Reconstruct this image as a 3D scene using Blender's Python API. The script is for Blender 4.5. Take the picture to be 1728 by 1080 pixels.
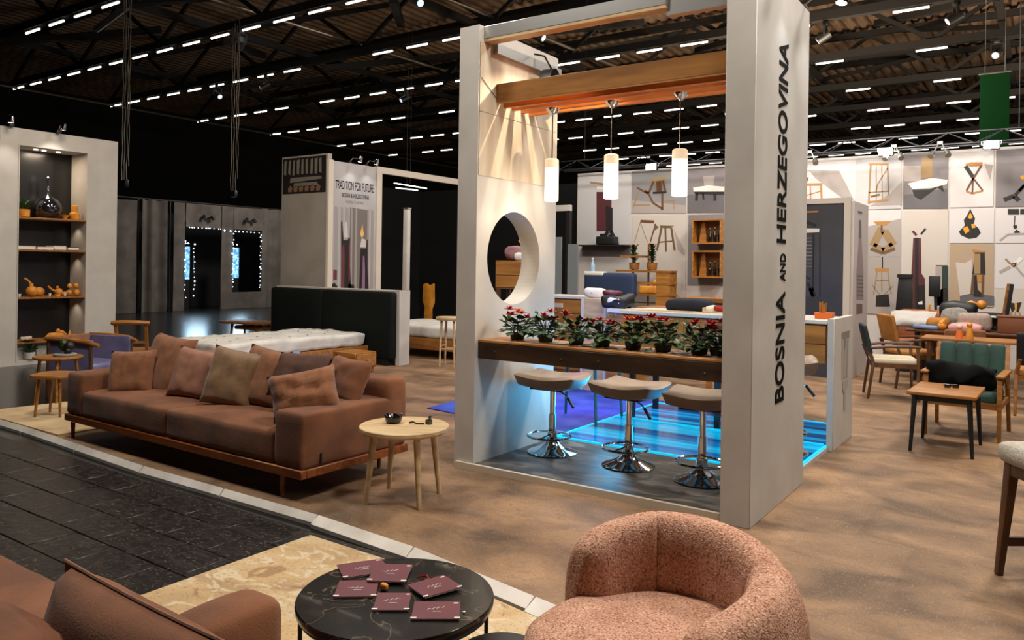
import bpy, bmesh, math, random
from mathutils import Vector, Matrix, noise
rnd = random.Random(7)
PI = math.pi
for o in list(bpy.data.objects): bpy.data.objects.remove(o)
S = bpy.context.scene
C = S.collection

# ------------------------------------------------------------------ camera, world, light, exposure
YAW, FPX, CY, ROLL, CX, HC = math.radians(34.66), 1306.0, 447.0, math.radians(.85), 864.0, 1.6
cam = bpy.data.cameras.new('camera'); camo = bpy.data.objects.new('camera', cam); C.objects.link(camo)
camo.matrix_world = Matrix.Translation((0, 0, HC)) @ Matrix.Rotation(YAW, 4, 'Z') @ Matrix.Rotation(PI/2, 4, 'X') @ Matrix.Rotation(ROLL, 4, 'Z')
cam.sensor_width = 36; cam.lens = FPX*36/1728; cam.shift_y = (CY-540)/1728; cam.clip_end = 300
S.camera = camo
S.view_settings.view_transform = 'Standard'; S.view_settings.look = 'None'
S.view_settings.gamma = 1; S.view_settings.use_curve_mapping = False
S.view_settings.exposure = -0.12
w = bpy.data.worlds.new('hall_dark'); S.world = w; w.use_nodes = True
w.node_tree.nodes['Background'].inputs[0].default_value = (.5, .55, .7, 1)
w.node_tree.nodes['Background'].inputs[1].default_value = .004
S.cycles.max_bounces = 6; S.cycles.diffuse_bounces = 3; S.cycles.glossy_bounces = 3; S.cycles.transmission_bounces = 6
S.cycles.sample_clamp_indirect = 4.0

WARM, NEUT, COOL = (1, .80, .58), (1, .93, .84), (.86, .93, 1)
def light(kind, name, loc, power, col=NEUT, aim=None, size=.5, angle=60, blend=.6, size_y=None):
    l = bpy.data.lights.new(name, kind); l.energy = power; l.color = col
    o = bpy.data.objects.new(name, l); C.objects.link(o); o.location = loc
    if kind == 'AREA':
        l.shape = 'RECTANGLE'; l.size = size; l.size_y = size_y or size
    elif kind == 'SPOT':
        l.spot_size = math.radians(angle); l.spot_blend = blend; l.shadow_soft_size = size
    else: l.shadow_soft_size = size
    if aim is not None:
        o.rotation_euler = (Vector(aim)-Vector(loc)).to_track_quat('-Z', 'Y').to_euler()
    return o
# exhibition floods rigged on the hall grid above the stand
light('AREA', 'unseen_flood', (-.6, 3.6, 6.5), 290, NEUT, (-1.2, 4.0, 0), 1.0)
light('AREA', 'unseen_flood', (-5.2, 2.6, 6.5), 250, NEUT, (-5.0, 3.8, 0), 1.0)
light('AREA', 'unseen_flood', (.8, 8.6, 6.5), 380, NEUT, (-.4, 8.6, 0), 1.0)
light('AREA', 'unseen_flood', (-7.2, 7.2, 6.5), 150, NEUT, (-7.4, 7.4, 0), 1.0)
light('AREA', 'unseen_flood', (-2.2, 12.6, 6.2), 330, NEUT, (-2.2, 13.4, 0), 1.0)
light('AREA', 'unseen_flood', (-6.4, 11.5, 6.2), 210, NEUT, (-6.2, 13.0, 0), 1.0)
light('AREA', 'unseen_flood', (3.2, 4.6, 4.2), 70, NEUT, (-1.5, 5.4, 1.6), .8)
light('AREA', 'unseen_flood', (-9.0, 4.6, 5.0), 70, WARM, (-13, 6.0, 1.5), .6)
# added fill: one lamp on the curtains, the rest brightening the roof
light('AREA', 'unseen_flood', (-17.0, 17.5, 6.5), 360, NEUT, (-23, 15.5, 1.2), 1.2)  # added lamp that brightens the grey curtains
light('AREA', 'roof_fill', (-5.0, 21.0, 4.5), 2000, WARM, (-4.0, 24.0, 11), 2.0)
light('AREA', 'roof_fill', (4.5, 27.0, 4.5), 2900, WARM, (2.0, 33.0, 11), 2.0)
light('AREA', 'roof_fill', (-9.0, 24.0, 4.5), 700, WARM, (-9.0, 26.0, 11), 2.0)
light('AREA', 'roof_fill', (-3.0, 9.5, 5.0), 650, WARM, (-3.0, 12.5, 11), 2.0)
light('AREA', 'roof_fill', (-16.0, 14.0, 4.5), 120, WARM, (-16.0, 15.0, 11), 2.0)

# ------------------------------------------------------------------ helpers
def ray(px, py):
    jx, jy = (px-CX)/FPX, (py-CY)/FPX
    c, s = math.cos(ROLL), math.sin(ROLL)
    ix, iy = c*jx+s*jy, -s*jx+c*jy
    cy_, sy_ = math.cos(YAW), math.sin(YAW)
    return Vector((-sy_+ix*cy_, cy_+ix*sy_, -iy))
CAM = Vector((0, 0, HC))
def G(px, py, z=0.0):
    d = ray(px, py); return CAM + d*((z-HC)/d.z)
def Yp(px, py, y):
    d = ray(px, py); return CAM + d*(y/d.y)
def Xp(px, py, x):
    d = ray(px, py); return CAM + d*(x/d.x)

def lin(c):
    return tuple(((v/255)/12.92 if v/255 <= .04045 else ((v/255+.055)/1.055)**2.4) for v in c[:3]) + (1,)
MATS = {}
def M(name, c, rough=.5, metal=0, c2=None, vs=6, st=(1, 1, 1), bump=0, bs=40, spec=.5, emit=0, coat=0, trans=0, detail=4, lo=.35, hi=.65, c3=None, alpha=1, dist=0, bst=None, sheen=0, fleck=None, world=False):
    if name in MATS: return MATS[name]
    m = bpy.data.materials.new(name); m.use_nodes = True
    N, L = m.node_tree.nodes, m.node_tree.links
    b = N['Principled BSDF']
    b.inputs['Base Color'].default_value = lin(c); b.inputs['Roughness'].default_value = rough
    b.inputs['Metallic'].default_value = metal; b.inputs['Specular IOR Level'].default_value = spec
    b.inputs['Coat Weight'].default_value = coat; b.inputs['Transmission Weight'].default_value = trans
    b.inputs['Alpha'].default_value = alpha
    if sheen: b.inputs['Sheen Weight'].default_value = sheen
    if emit:
        b.inputs['Emission Color'].default_value = lin(c); b.inputs['Emission Strength'].default_value = emit
    if c2 or bump or fleck:
        tc = N.new('ShaderNodeTexCoord')
        obj_co = N.new('ShaderNodeNewGeometry').outputs['Position'] if world else tc.outputs['Object']
    if c2:
        mp = N.new('ShaderNodeMapping'); mp.inputs['Scale'].default_value = st
        L.new(obj_co, mp.inputs[0])
        n = N.new('ShaderNodeTexNoise'); n.inputs['Scale'].default_value = vs; n.inputs['Detail'].default_value = detail
        n.inputs['Distortion'].default_value = dist
        L.new(mp.outputs[0], n.inputs['Vector'])
        r = N.new('ShaderNodeValToRGB'); r.color_ramp.elements[0].position = lo; r.color_ramp.elements[1].position = hi
        r.color_ramp.elements[0].color = lin(c); r.color_ramp.elements[1].color = lin(c2)
        if c3:
            e = r.color_ramp.elements.new((lo+hi)/2); e.color = lin(c3)
        L.new(n.outputs[0], r.inputs[0]); L.new(r.outputs[0], b.inputs['Base Color'])
        if emit: L.new(r.outputs[0], b.inputs['Emission Color'])
    for fl in (fleck or ()):
        # (scale, colour, ramp stops [(pos, value), ...], stretch, distortion)
        mp3 = N.new('ShaderNodeMapping'); mp3.inputs['Scale'].default_value = fl[3]; L.new(obj_co, mp3.inputs[0])
        n3 = N.new('ShaderNodeTexNoise'); n3.inputs['Scale'].default_value = fl[0]; n3.inputs['Detail'].default_value = 3; n3.inputs['Distortion'].default_value = fl[4]
        L.new(mp3.outputs[0], n3.inputs['Vector'])
        r3 = N.new('ShaderNodeValToRGB'); cr = r3.color_ramp
        while len(cr.elements) < len(fl[2]): cr.elements.new(.5)
        for el, (ps, vv) in zip(cr.elements, fl[2]): el.position = ps; el.color = (vv, vv, vv, 1)
        L.new(n3.outputs[0], r3.inputs[0])
        mx = N.new('ShaderNodeMix'); mx.data_type = 'RGBA'
        L.new(r3.outputs[0], mx.inputs[0])
        if b.inputs['Base Color'].is_linked: L.new(b.inputs['Base Color'].links[0].from_socket, mx.inputs[6])
        else: mx.inputs[6].default_value = lin(c)
        mx.inputs[7].default_value = lin(fl[1]); L.new(mx.outputs[2], b.inputs['Base Color'])
    if bump:
        n2 = N.new('ShaderNodeTexNoise'); n2.inputs['Scale'].default_value = bs; n2.inputs['Detail'].default_value = 3
        src = obj_co
        if bst:
            mp2 = N.new('ShaderNodeMapping'); mp2.inputs['Scale'].default_value = bst
            L.new(src, mp2.inputs[0]); src = mp2.outputs[0]
        L.new(src, n2.inputs['Vector'])
        bp = N.new('ShaderNodeBump'); bp.inputs['Strength'].default_value = bump; bp.inputs['Distance'].default_value = .01
        L.new(n2.outputs[0], bp.inputs['Height']); L.new(bp.outputs[0], b.inputs['Normal'])
    MATS[name] = m
    return m

class MB:
    def __init__(s): s.bm = bmesh.new()
    def vf(s, vs, fs):
        v = [s.bm.verts.new(p) for p in vs]
        for f in fs:
            try: s.bm.faces.new([v[i] for i in f])
            except ValueError: pass
        return s
    def box(s, c, size, rz=0, R=None):
        x, y, z = size[0]/2, size[1]/2, size[2]/2
        m = R if R is not None else Matrix.Rotation(rz, 3, 'Z')
        c = Vector(c)
        return s.vf([c+m @ Vector(p) for p in ((-x,-y,-z),(x,-y,-z),(x,y,-z),(-x,y,-z),(-x,-y,z),(x,-y,z),(x,y,z),(-x,y,z))],
             [(3,2,1,0),(4,5,6,7),(0,1,5,4),(1,2,6,5),(2,3,7,6),(3,0,4,7)])
    def b2(s, a, b):
        return s.box([(a[i]+b[i])/2 for i in range(3)], [abs(b[i]-a[i]) for i in range(3)])
    def bar(s, p, q, wd, h, up=(0,0,1), wd2=None, h2=None):
        p, q = Vector(p), Vector(q); d = (q-p).normalized(); u = Vector(up)
        if abs(d.dot(u)) > .98: u = Vector((0,1,0))
        a = d.cross(u).normalized(); u = a.cross(d)
        w2, hh2 = wd2 or wd, h2 or h
        vs = [p+a*i*wd/2+u*j*h/2 for i, j in ((-1,-1),(1,-1),(1,1),(-1,1))]+[q+a*i*w2/2+u*j*hh2/2 for i, j in ((-1,-1),(1,-1),(1,1),(-1,1))]
        return s.vf(vs, [(0,1,2,3),(7,6,5,4),(0,4,5,1),(1,5,6,2),(2,6,7,3),(3,7,4,0)])
    def cyl(s, p, q, r, r2=None, n=12, cap=True):
        p, q = Vector(p), Vector(q); d = (q-p).normalized(); r2 = r if r2 is None else r2
        u = Vector((1,0,0)) if abs(d.x) < .9 else Vector((0,1,0)); a = d.cross(u).normalized(); b = d.cross(a)
        vs = []
        for c_, rr in ((p, r), (q, r2)):
            for i in range(n):
                t = 2*PI*i/n; vs.append(c_+(a*math.cos(t)+b*math.sin(t))*rr)
        fs = [(i, (i+1) % n, n+(i+1) % n, n+i) for i in range(n)]
        if cap: fs += [tuple(range(n-1, -1, -1)), tuple(range(n, 2*n))]
        return s.vf(vs, fs)
    def tube(s, pts, r, n=8, closed=False):
        P = [Vector(p) for p in pts]; k = len(P); vs = []
        prev = None
        for i in range(k):
            if closed: d = (P[(i+1) % k]-P[i-1]).normalized()
            else: d = (P[min(i+1, k-1)]-P[max(i-1, 0)]).normalized()
            if prev is None:
                u = Vector((0,0,1)) if abs(d.z) < .9 else Vector((1,0,0)); a = d.cross(u).normalized()
            else: a = (prev-d*prev.dot(d)).normalized()
            prev = a; b = d.cross(a)
            rr = r[i] if isinstance(r, (list, tuple)) else r
            for j in range(n):
                t = 2*PI*j/n; vs.append(P[i]+(a*math.cos(t)+b*math.sin(t))*rr)
        fs = []
        for i in range(k if closed else k-1):
            for j in range(n):
                i2 = (i+1) % k
                fs.append((i*n+j, i*n+(j+1) % n, i2*n+(j+1) % n, i2*n+j))
        if not closed: fs += [tuple(range(n-1, -1, -1)), tuple(range((k-1)*n, k*n))]
        return s.vf(vs, fs)
    def lathe(s, prof, c=(0,0,0), n=24):
        c = Vector(c); vs = []; fs = []
        for r, z in prof:
            for i in range(n):
                t = 2*PI*i/n; vs.append(c+Vector((r*math.cos(t), r*math.sin(t), z)))
        for k in range(len(prof)-1):
            for i in range(n): fs.append((k*n+i, k*n+(i+1) % n, (k+1)*n+(i+1) % n, (k+1)*n+i))
        fs += [tuple(range(n-1, -1, -1)), tuple(range((len(prof)-1)*n, len(prof)*n))]
        return s.vf(vs, fs)
    def prism(s, poly, z0, z1, m=None):
        m = m or Matrix.Identity(4); n = len(poly)
        vs = [m @ Vector((x, y, z0)) for x, y in poly]+[m @ Vector((x, y, z1)) for x, y in poly]
        return s.vf(vs, [tuple(range(n-1, -1, -1)), tuple(range(n, 2*n))]+[(i, (i+1) % n, n+(i+1) % n, n+i) for i in range(n)])
    def grid(s, f, nu, nv, wrap=False):
        vs = [f(i/(nu if wrap else nu-1), j/(nv-1)) for j in range(nv) for i in range(nu)]
        fs = [(j*nu+i, j*nu+(i+1) % nu, (j+1)*nu+(i+1) % nu, (j+1)*nu+i) for j in range(nv-1) for i in range(nu if wrap else nu-1)]
        return s.vf(vs, fs)
    def soft(s, c, size, r=.04, n=6, puff=(0,0,0), nz=0, seed=0, R=None, taper=0):
        h = [v/2 for v in size]; c = Vector(c); m = R if R is not None else Matrix.Identity(3)
        def seq(hh):
            rr = min(r, hh*.99); a = [-hh, -hh+.12*rr, -hh+.4*rr, -hh+rr]; inner = [(-hh+rr)+(2*hh-2*rr)*i/n for i in range(1, n)]
            return a+inner+[-v for v in reversed(a)]
        sq = [seq(v) for v in h]
        for ax in range(3):
            i, j = [(1,2),(2,0),(0,1)][ax]
            for sg in (-1, 1):
                A, B = sq[i], sq[j]; vs = []
                for b in B:
                    for a in A:
                        p = [0,0,0]; p[ax] = sg*h[ax]; p[i] = a; p[j] = b
                        core = [max(-h[k]+min(r, h[k]*.99), min(h[k]-min(r, h[k]*.99), p[k])) for k in range(3)]
                        d = Vector([p[k]-core[k] for k in range(3)])
                        if d.length > 1e-9: d.normalize()
                        q = Vector([core[k]+d[k]*min(r, h[k]*.99) for k in range(3)])
                        f = [q[k]/h[k] for k in range(3)]
                        for k in range(3):
                            if puff[k]:
                                k1, k2 = [(1,2),(2,0),(0,1)][k]
                                q[k] += puff[k]*f[k]*max(0, 1-f[k1]**2)*max(0, 1-f[k2]**2)
                        if taper: q.x *= 1-taper*(f[2]+1)/2; q.y *= 1-taper*(f[2]+1)/2
                        if nz: q += Vector([nz*noise.noise(q*6+Vector((seed*7.3+k*31, k*11, seed))) for k in range(3)])
                        vs.append(c+m @ q)
                na = len(A); fs = []
                for y in range(len(B)-1):
                    for x in range(na-1):
                        f4 = (y*na+x, y*na+x+1, (y+1)*na+x+1, (y+1)*na+x)
                        fs.append(f4 if sg > 0 else f4[::-1])
                s.vf(vs, fs)
        return s
    def pillow(s, wd, h, t, n=13, seed=0, pinch=.07, nz=.012, m=None):
        m = m or Matrix.Identity(4)
        for sg in (-1, 1):
            def f(u, v):
                u, v = u*2-1, v*2-1
                e = max(0, (1-u**4)*(1-v**4))**.5
                x = wd/2*u*(1-pinch*(1-v*v)); z = h/2*v*(1-pinch*(1-u*u))
                y = sg*t/2*e
                k = nz*e
                y += k*1.6*noise.noise(Vector((u*2.3+seed*3.1, v*2.3, seed+sg)))+k*.7*noise.noise(Vector((u*6+seed, v*6, seed*2+sg)))
                return m @ Vector((x, y, z))
            s.grid(f, n, n)
        return s
    def build(s, name, mat, parent=None, smooth=None, bevel=0, dbl=1e-5, mw=None, seg=2):
        bm = s.bm
        bmesh.ops.remove_doubles(bm, verts=bm.verts, dist=dbl)
        bmesh.ops.recalc_face_normals(bm, faces=bm.faces)
        if bevel:
            es = [e for e in bm.edges if len(e.link_faces) == 2 and e.calc_face_angle(0) > .6]
            bmesh.ops.bevel(bm, geom=es, offset=bevel, segments=seg, affect='EDGES', profile=.5, clamp_overlap=True)
        me = bpy.data.meshes.new(name); bm.to_mesh(me); bm.free()
        me.materials.append(mat)
        if smooth is None: smooth = bool(bevel)
        if smooth:
            me.polygons.foreach_set('use_smooth', [True]*len(me.polygons))
            try: me.set_sharp_from_angle(angle=math.radians(40 if smooth is True else smooth))
            except Exception: pass
        o = bpy.data.objects.new(name, me); C.objects.link(o)
        if parent is not None: o.parent = parent
        return o
def tag(o, label, cat, group=None, kind=None):
    if label: o['label'] = label
    if cat: o['category'] = cat
    if group: o['group'] = group
    if kind: o['kind'] = kind
    return o
def thing(name, label, cat, loc=(0,0,0), rz=0, group=None):
    o = bpy.data.objects.new(name, None); C.objects.link(o); o.empty_display_size = .1
    o.location = loc; o.rotation_euler = (0, 0, rz)
    return tag(o, label, cat, group)
def struct(o): o['kind'] = 'structure'; return o
def dup(root, loc, rz=None, label=None, group=None):
    r = root.copy(); C.objects.link(r); r.location = loc
    if rz is not None: r.rotation_euler = (0, 0, rz)
    if label: r['label'] = label
    if group: r['group'] = group
    for ch in list(root.children):
        c = ch.copy(); C.objects.link(c); c.parent = r
        for g in list(ch.children):
            d = g.copy(); C.objects.link(d); d.parent = c
    return r
def dupm(o, loc, rot=None, parent=None, scale=None):
    c = o.copy(); C.objects.link(c); c.location = loc
    if rot is not None: c.rotation_euler = rot
    if parent is not None: c.parent = parent
    if scale is not None: c.scale = scale
    return c
def text(body, name, mat, parent, mtx, width=None, height=None, bold=0.0, extrude=.004):
    cu = bpy.data.curves.new(name, 'FONT'); cu.body = body; cu.extrude = extrude; cu.offset = bold
    to = bpy.data.objects.new(name, cu); C.objects.link(to)
    dg = bpy.context.evaluated_depsgraph_get(); dg.update()
    me = bpy.data.meshes.new_from_object(to.evaluated_get(dg))
    bpy.data.objects.remove(to)
    xs = [v.co.x for v in me.vertices]; ys = [v.co.y for v in me.vertices]
    x0, x1, y0, y1 = min(xs), max(xs), min(ys), max(ys)
    sx = width/(x1-x0) if width else height/(y1-y0); sy = height/(y1-y0) if height else sx
    for v in me.vertices:
        v.co = mtx @ Vector(((v.co.x-x0)*sx, (v.co.y-y0)*sy, v.co.z))
    me.materials.clear(); me.materials.append(mat)
    o = bpy.data.objects.new(name, me); C.objects.link(o); o.parent = parent
    return o
def frame(origin, right, up):
    r, u = Vector(right).normalized(), Vector(up).normalized(); n = r.cross(u)
    return Matrix(((r.x,u.x,n.x,origin[0]),(r.y,u.y,n.y,origin[1]),(r.z,u.z,n.z,origin[2]),(0,0,0,1)))

# ------------------------------------------------------------------ materials
m_white = M('painted_board_white', (196,190,182), .55, c2=(182,176,168), vs=2.2)
m_whitewood = M('whitewashed_ply', (205,190,168), .5, c2=(186,168,144), vs=1.2, st=(6,6,.6), lo=.4, hi=.62)
m_metal = M('brushed_aluminium', (190,188,184), .38, 1)
m_chrome = M('chrome', (215,215,218), .08, 1)
m_black = M('black_paint', (14,14,15), .5)
m_blackgl = M('black_gloss', (10,10,12), .12, coat=.5)
m_steel = M('dark_roof_steel', (15,13,12), .7, spec=.25)
m_brown = M('brown_suede', (130,82,52), .85, c2=(102,63,41), vs=3.5, bump=.25, bs=160, spec=.25, sheen=.15)
m_brownp = M('brown_cushion_suede', (138,90,60), .8, c2=(120,77,50), vs=14, bump=.25, bs=140, spec=.25, sheen=.2)
m_olive = M('olive_velvet', (130,98,60), .6, c2=(112,80,50), vs=12, bump=.2, bs=120, sheen=.35)
m_oak = M('honey_oak', (164,108,46), .45, c2=(126,78,28), vs=3, st=(1,8,8))
m_oakd = M('orange_oak_rail', (150,84,36), .4, c2=(118,60,24), vs=3, st=(1,9,9))
m_ash = M('pale_ash', (206,180,138), .45, c2=(182,152,110), vs=3, st=(1,7,7))
m_walnut = M('dark_walnut', (98,62,32), .45, c2=(68,42,22), vs=3, st=(5,5,1))
m_larch = M('knotty_larch', (176,120,50), .5, c2=(138,88,32), vs=2.0, st=(.7,7,7), c3=(160,106,43), fleck=[(4,(70,38,16),[(.70,0),(.76,1)],(.7,2,2),.3)])
m_slab = M('burnt_wood_slab', (66,42,23), .5, c2=(26,17,11), vs=1.6, st=(1,5,5), dist=.6, bump=.3, bs=20)
m_boucle = M('pink_boucle', (214,166,140), .95, c2=(192,142,116), vs=9, bump=.7, bs=170, spec=.15, fleck=[(130,(140,92,68),[(.51,0),(.62,.9)],(1,1,1),0),(120,(236,198,174),[(.55,0),(.66,.8)],(1,1.1,.9),0)])
m_marble = M('dark_marble', (20,17,15), .2, c2=(44,36,29), vs=5, dist=1.5, lo=.45, hi=.75, coat=.1, fleck=[(3.2,(150,128,100),[(.49,0),(.5,.38),(.51,0)],(1,1,1),1.8),(7,(90,72,52),[(.493,0),(.5,.3),(.507,0)],(1,1,1),1.2)])
m_green = M('forest_velvet', (9,16,13), .8, c2=(7,12,10), vs=4, spec=.2)
m_teal = M('bottle_green_fabric', (22,62,50), .75, c2=(16,48,40), vs=8, sheen=.2)
m_cream = M('cream_upholstery', (206,194,168), .75, c2=(188,174,146), vs=4)
m_beige = M('taupe_leather', (150,132,114), .5, c2=(132,114,98), vs=3, bump=.1, bs=60)
m_grey = M('grey_felt', (150,146,138), .9, c2=(128,124,118), vs=30, detail=2)
m_must = M('mustard_fabric', (176,118,46), .8, c2=(150,96,36), vs=6)
m_matt = M('mattress_ticking', (214,210,202), .75, c2=(192,188,182), vs=5)
m_leaf = M('leaf_green', (24,52,20), .4, c2=(44,78,32), vs=9)
m_red = M('petal_red', (176,22,26), .5, c2=(140,14,30), vs=12)
m_orange = M('petal_orange', (214,104,36), .5)
m_pot = M('black_pot', (20,20,18), .5)
m_gold = M('turned_oak_toys', (224,152,50), .45, c2=(186,116,34), vs=6)
m_paper = M('paper', (224,220,212), .6)
m_maroon = M('maroon_card', (104,40,50), .4, c2=(90,34,44), vs=3)
m_ink = M('black_lettering', (10,10,10), .9, spec=.1)
m_drape = M('grey_molton', (112,104,98), .95, c2=(90,84,80), vs=2)
m_draped = M('black_molton', (9,9,10), .95)
# ------------------------------------------------------------------ floors and hall shell
m_floor = M('brown_vinyl', (158,125,93), .6, c2=(94,74,57), vs=1.7, st=(1,1.35,1), c3=(134,105,79), dist=.7, detail=10, lo=.34, hi=.66, spec=.25, bump=.12, bs=30, fleck=[(60,(96,74,58),[(.52,0),(.72,.5)],(1,2.2,1),.6),(55,(190,164,136),[(.56,0),(.74,.4)],(2,1,1),.6),(14,(112,90,72),[(.54,0),(.68,.5)],(1,1.6,1),.8)])
def tone_tiles(m, sx, sy, ang):
    N, L = m.node_tree.nodes, m.node_tree.links; b = N['Principled BSDF']
    tc = N.new('ShaderNodeTexCoord'); mp = N.new('ShaderNodeMapping'); mp.inputs['Rotation'].default_value = (0,0,ang)
    br = N.new('ShaderNodeTexBrick'); br.offset = .5
    for k, v in (('Color1',(.84,.84,.84,1)),('Color2',(1.10,1.10,1.10,1)),('Mortar',(.92,.92,.92,1))): br.inputs[k].default_value = v
    br.inputs['Scale'].default_value = 1; br.inputs['Mortar Size'].default_value = .002; br.inputs['Brick Width'].default_value = sx; br.inputs['Row Height'].default_value = sy
    mx = N.new('ShaderNodeMix'); mx.data_type = 'RGBA'; mx.blend_type = 'MULTIPLY'; mx.inputs[0].default_value = 1
    L.new(tc.outputs['Object'], mp.inputs[0]); L.new(mp.outputs[0], br.inputs['Vector'])
    L.new(b.inputs['Base Color'].links[0].from_socket, mx.inputs[6]); L.new(br.outputs['Color'], mx.inputs[7]); L.new(mx.outputs[2], b.inputs['Base Color'])
tone_tiles(m_floor, .62, .62, 0)
m_aisle = M('aisle_concrete', (16,16,17), .22, c2=(34,33,33), vs=1.3, st=(1,3,1), dist=1, detail=6, spec=.5)
m_tile = M('black_paver', (13,12,12), .38, c2=(34,29,27), vs=5, st=(1,2.4,1), dist=1.5, detail=8, lo=.42, hi=.75, spec=.45, bump=.5, bs=16, world=True, fleck=[(34,(120,98,80),[(.61,0),(.67,.7)],(1,2.2,1),.5),(7,(48,41,37),[(.50,0),(.64,.8)],(1,3,1),1.5)])
pts = [(-9.0,3.40),(-7.9,3.40),(-6.8,3.35),(-5.7,3.30),(-4.7,3.31),(-3.75,3.32),(-2.9,3.27),(-2.0,3.13),(-1.2,3.0)]
f = MB(); f.prism(pts+[(-.2,2.85),(-.1,-4),(10,-4),(10,30),(-14,30),(-14,9.15),(-9,9.15)], -.04, 0)
o = struct(f.build('floor', m_floor))
fl2 = struct(MB().b2((-45,-6,-.10),(14,60,-.055)).build('floor', m_aisle))
base = MB().b2((-.214,-.139,-.02),(.214,.139,.017)).build('tile', m_tile, fl2, bevel=.004, seg=1)
first = True
for i in range(16):
    for j in range(13):
        x, y = -9.3+.432*i+(.21 if j % 2 else 0), -.05+.282*j
        if y > 3.25: continue
        o = base if first else dupm(base, (0,0,0), parent=fl2)
        first = False
        o.location = (x, y, -.056+rnd.uniform(-.002,.002)); o.rotation_euler = (rnd.uniform(-.004,.004), rnd.uniform(-.004,.004), 0)
# pale edge strip between aisle and stand, laid in lengths
m_strip = M('edge_strip_board', (232,226,216), .4, c2=(206,198,188), vs=4)
tr = bpy.data.objects.new('trim_1', None); C.objects.link(tr); struct(tr)
for p, q in zip(pts[:-1], pts[1:]):
    d = (Vector(q)-Vector(p)).normalized()*.006
    a, b = Vector((*p,0)), Vector((*q,0)); n = Vector((d.y,-d.x,0)).normalized()*(.036 if p[0] < -4 else .06 if p[0] < -2.5 else .085)
    dd = Vector((d.x,d.y,0))
    mb = MB(); A, B = a+dd, b-dd
    up = Vector((0,0,.012)); lo = Vector((0,0,-.03))
    mb.vf([A+n+lo, B+n+lo, B+up, A+up, A+n+lo*1.8, B+n+lo*1.8, B+lo*1.8, A+lo*1.8], [(0,1,2,3),(4,7,6,5),(0,4,5,1),(1,5,6,2),(2,6,7,3),(3,7,4,0)])
    mb.build('edge_strip', m_strip, tr)
# rug on the aisle
m_rug = M('abstract_rug', (174,144,106), .95, c2=(200,178,142), vs=2.2, c3=(198,168,124), dist=.8, detail=8, lo=.38, hi=.62, bump=.4, bs=120, fleck=[(5,(218,202,172),[(.54,0),(.62,.7)],(1,1.6,1),1.6),(6,(138,100,68),[(.60,0),(.68,.6)],(1.5,1,1),1.2),(60,(130,100,70),[(.55,0),(.7,.5)],(1,1,1),0)])
rug = MB().prism([(-3.6,.4),(-.2,.2),(-.5,2.75),(-1.75,3.0),(-2.5,3.12),(-3.6,3.13)], -.045, -.03).build('area_rug', m_rug)
tag(rug, 'cream and brown abstract rug under the black round coffee table', 'rug')
lit_sheet = MB().prism([(-9.0,3.42),(-7.3,3.42),(-7.3,4.2),(-8.94,4.25)], 0.001, .012).build('lit_floor_sheet', M('beige_lit_floor', (206,180,140), .9, c2=(186,158,118), vs=5))  # thin sheet with the brightness of the lit floor put into its colour
tag(lit_sheet, 'beige sheet standing for the lit floor under the nesting stools beside the long sofa', 'rug')

struct(MB().b2((-46,-6,-.1),(-45.8,62,13)).build('wall_left', m_draped))
struct(MB().b2((-46,60,-.1),(16,60.2,13)).build('wall_back', m_draped))
struct(MB().b2((14,-6,-.1),(14.2,62,13)).build('wall_right', m_draped))
# corrugated roof
m_roof = M('roof_deck_brown', (106,86,68), .8, c2=(88,70,55), vs=1.5, spec=.2)
def roof():
    mb = MB(); x = -46.0; per = .44; prof = []
    while x < 14:
        prof += [(x,10.9),(x+.14,10.9),(x+.19,11.02),(x+.39,11.02)]; x += per
    n = len(prof); vs = [(a,-6,z) for a, z in prof]+[(a,62,z) for a, z in prof]
    mb.vf(vs, [(i,i+1,n+i+1,n+i) for i in range(n-1)])
    return mb
struct(roof().build('ceiling', m_roof))

# roof trusses with a row of tube lights under each
m_tube = M('tube_light_glass', (255,248,236), .3, emit=5.0)
ROWS = [(7.3,-34,13),(11.05,-35,13),(14.44,-35,13),(18.45,-35,13),(22.8,-35,13),(27.2,-35,13),(31.9,-35,13),(36.3,-35,13),(40.6,-35,13),(44.9,-35,13),(49.5,-35,13)]
diag = None; lamp = None
for k, (y, x0, x1) in enumerate(ROWS):
    t = thing('roof_truss', 'dark steel roof truss, number %d counted into the hall' % (k+1), 'truss', (0,y,8.6), 0, 'roof trusses')
    t['label'] = ['dark roof truss carrying the closest row of tube lights', 'dark roof truss over the second row of tube lights', 'dark roof truss over the third row of tube lights', 'dark roof truss over the fourth row of tube lights', 'dark roof truss over the fifth row of tube lights', 'dark roof truss over the sixth row of tube lights', 'dark roof truss over the seventh row of tube lights', 'dark roof truss over the eighth row of tube lights', 'dark roof truss over the ninth row of tube lights', 'dark roof truss over the tenth row of tube lights', 'dark roof truss over the deepest row of tube lights'][k]
    MB().b2((x0,-.11,-.02),(x1,.11,.22)).build('bottom_chord', m_steel, t)
    MB().b2((x0,-.10,1.9),(x1,.10,2.12)).build('top_chord', m_steel, t)
    n = int((x1-x0)/2.6)
    for i in range(n):
        xa = x0+(x1-x0)*i/n; xb = x0+(x1-x0)*(i+1)/n
        p, q = ((xa,0,.2),(xb,0,1.92)) if i % 2 == 0 else ((xa,0,1.92),(xb,0,.2))
        if n > 0 and (xa > -26 or k < 6):
            if diag is None:
                diag = {}
            key = i % 2
            if key not in diag:
                dx = xb-xa
                diag[key] = MB().bar((0,0,p[2]),(2.6,0,q[2]),.09,.12).build('diagonal', m_steel, t)
                d = diag[key]
            else: d = dupm(diag[key], (0,0,0), parent=t)
            d.location = (xa,0,0); d.scale = ((xb-xa)/2.6,1,1)
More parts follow.
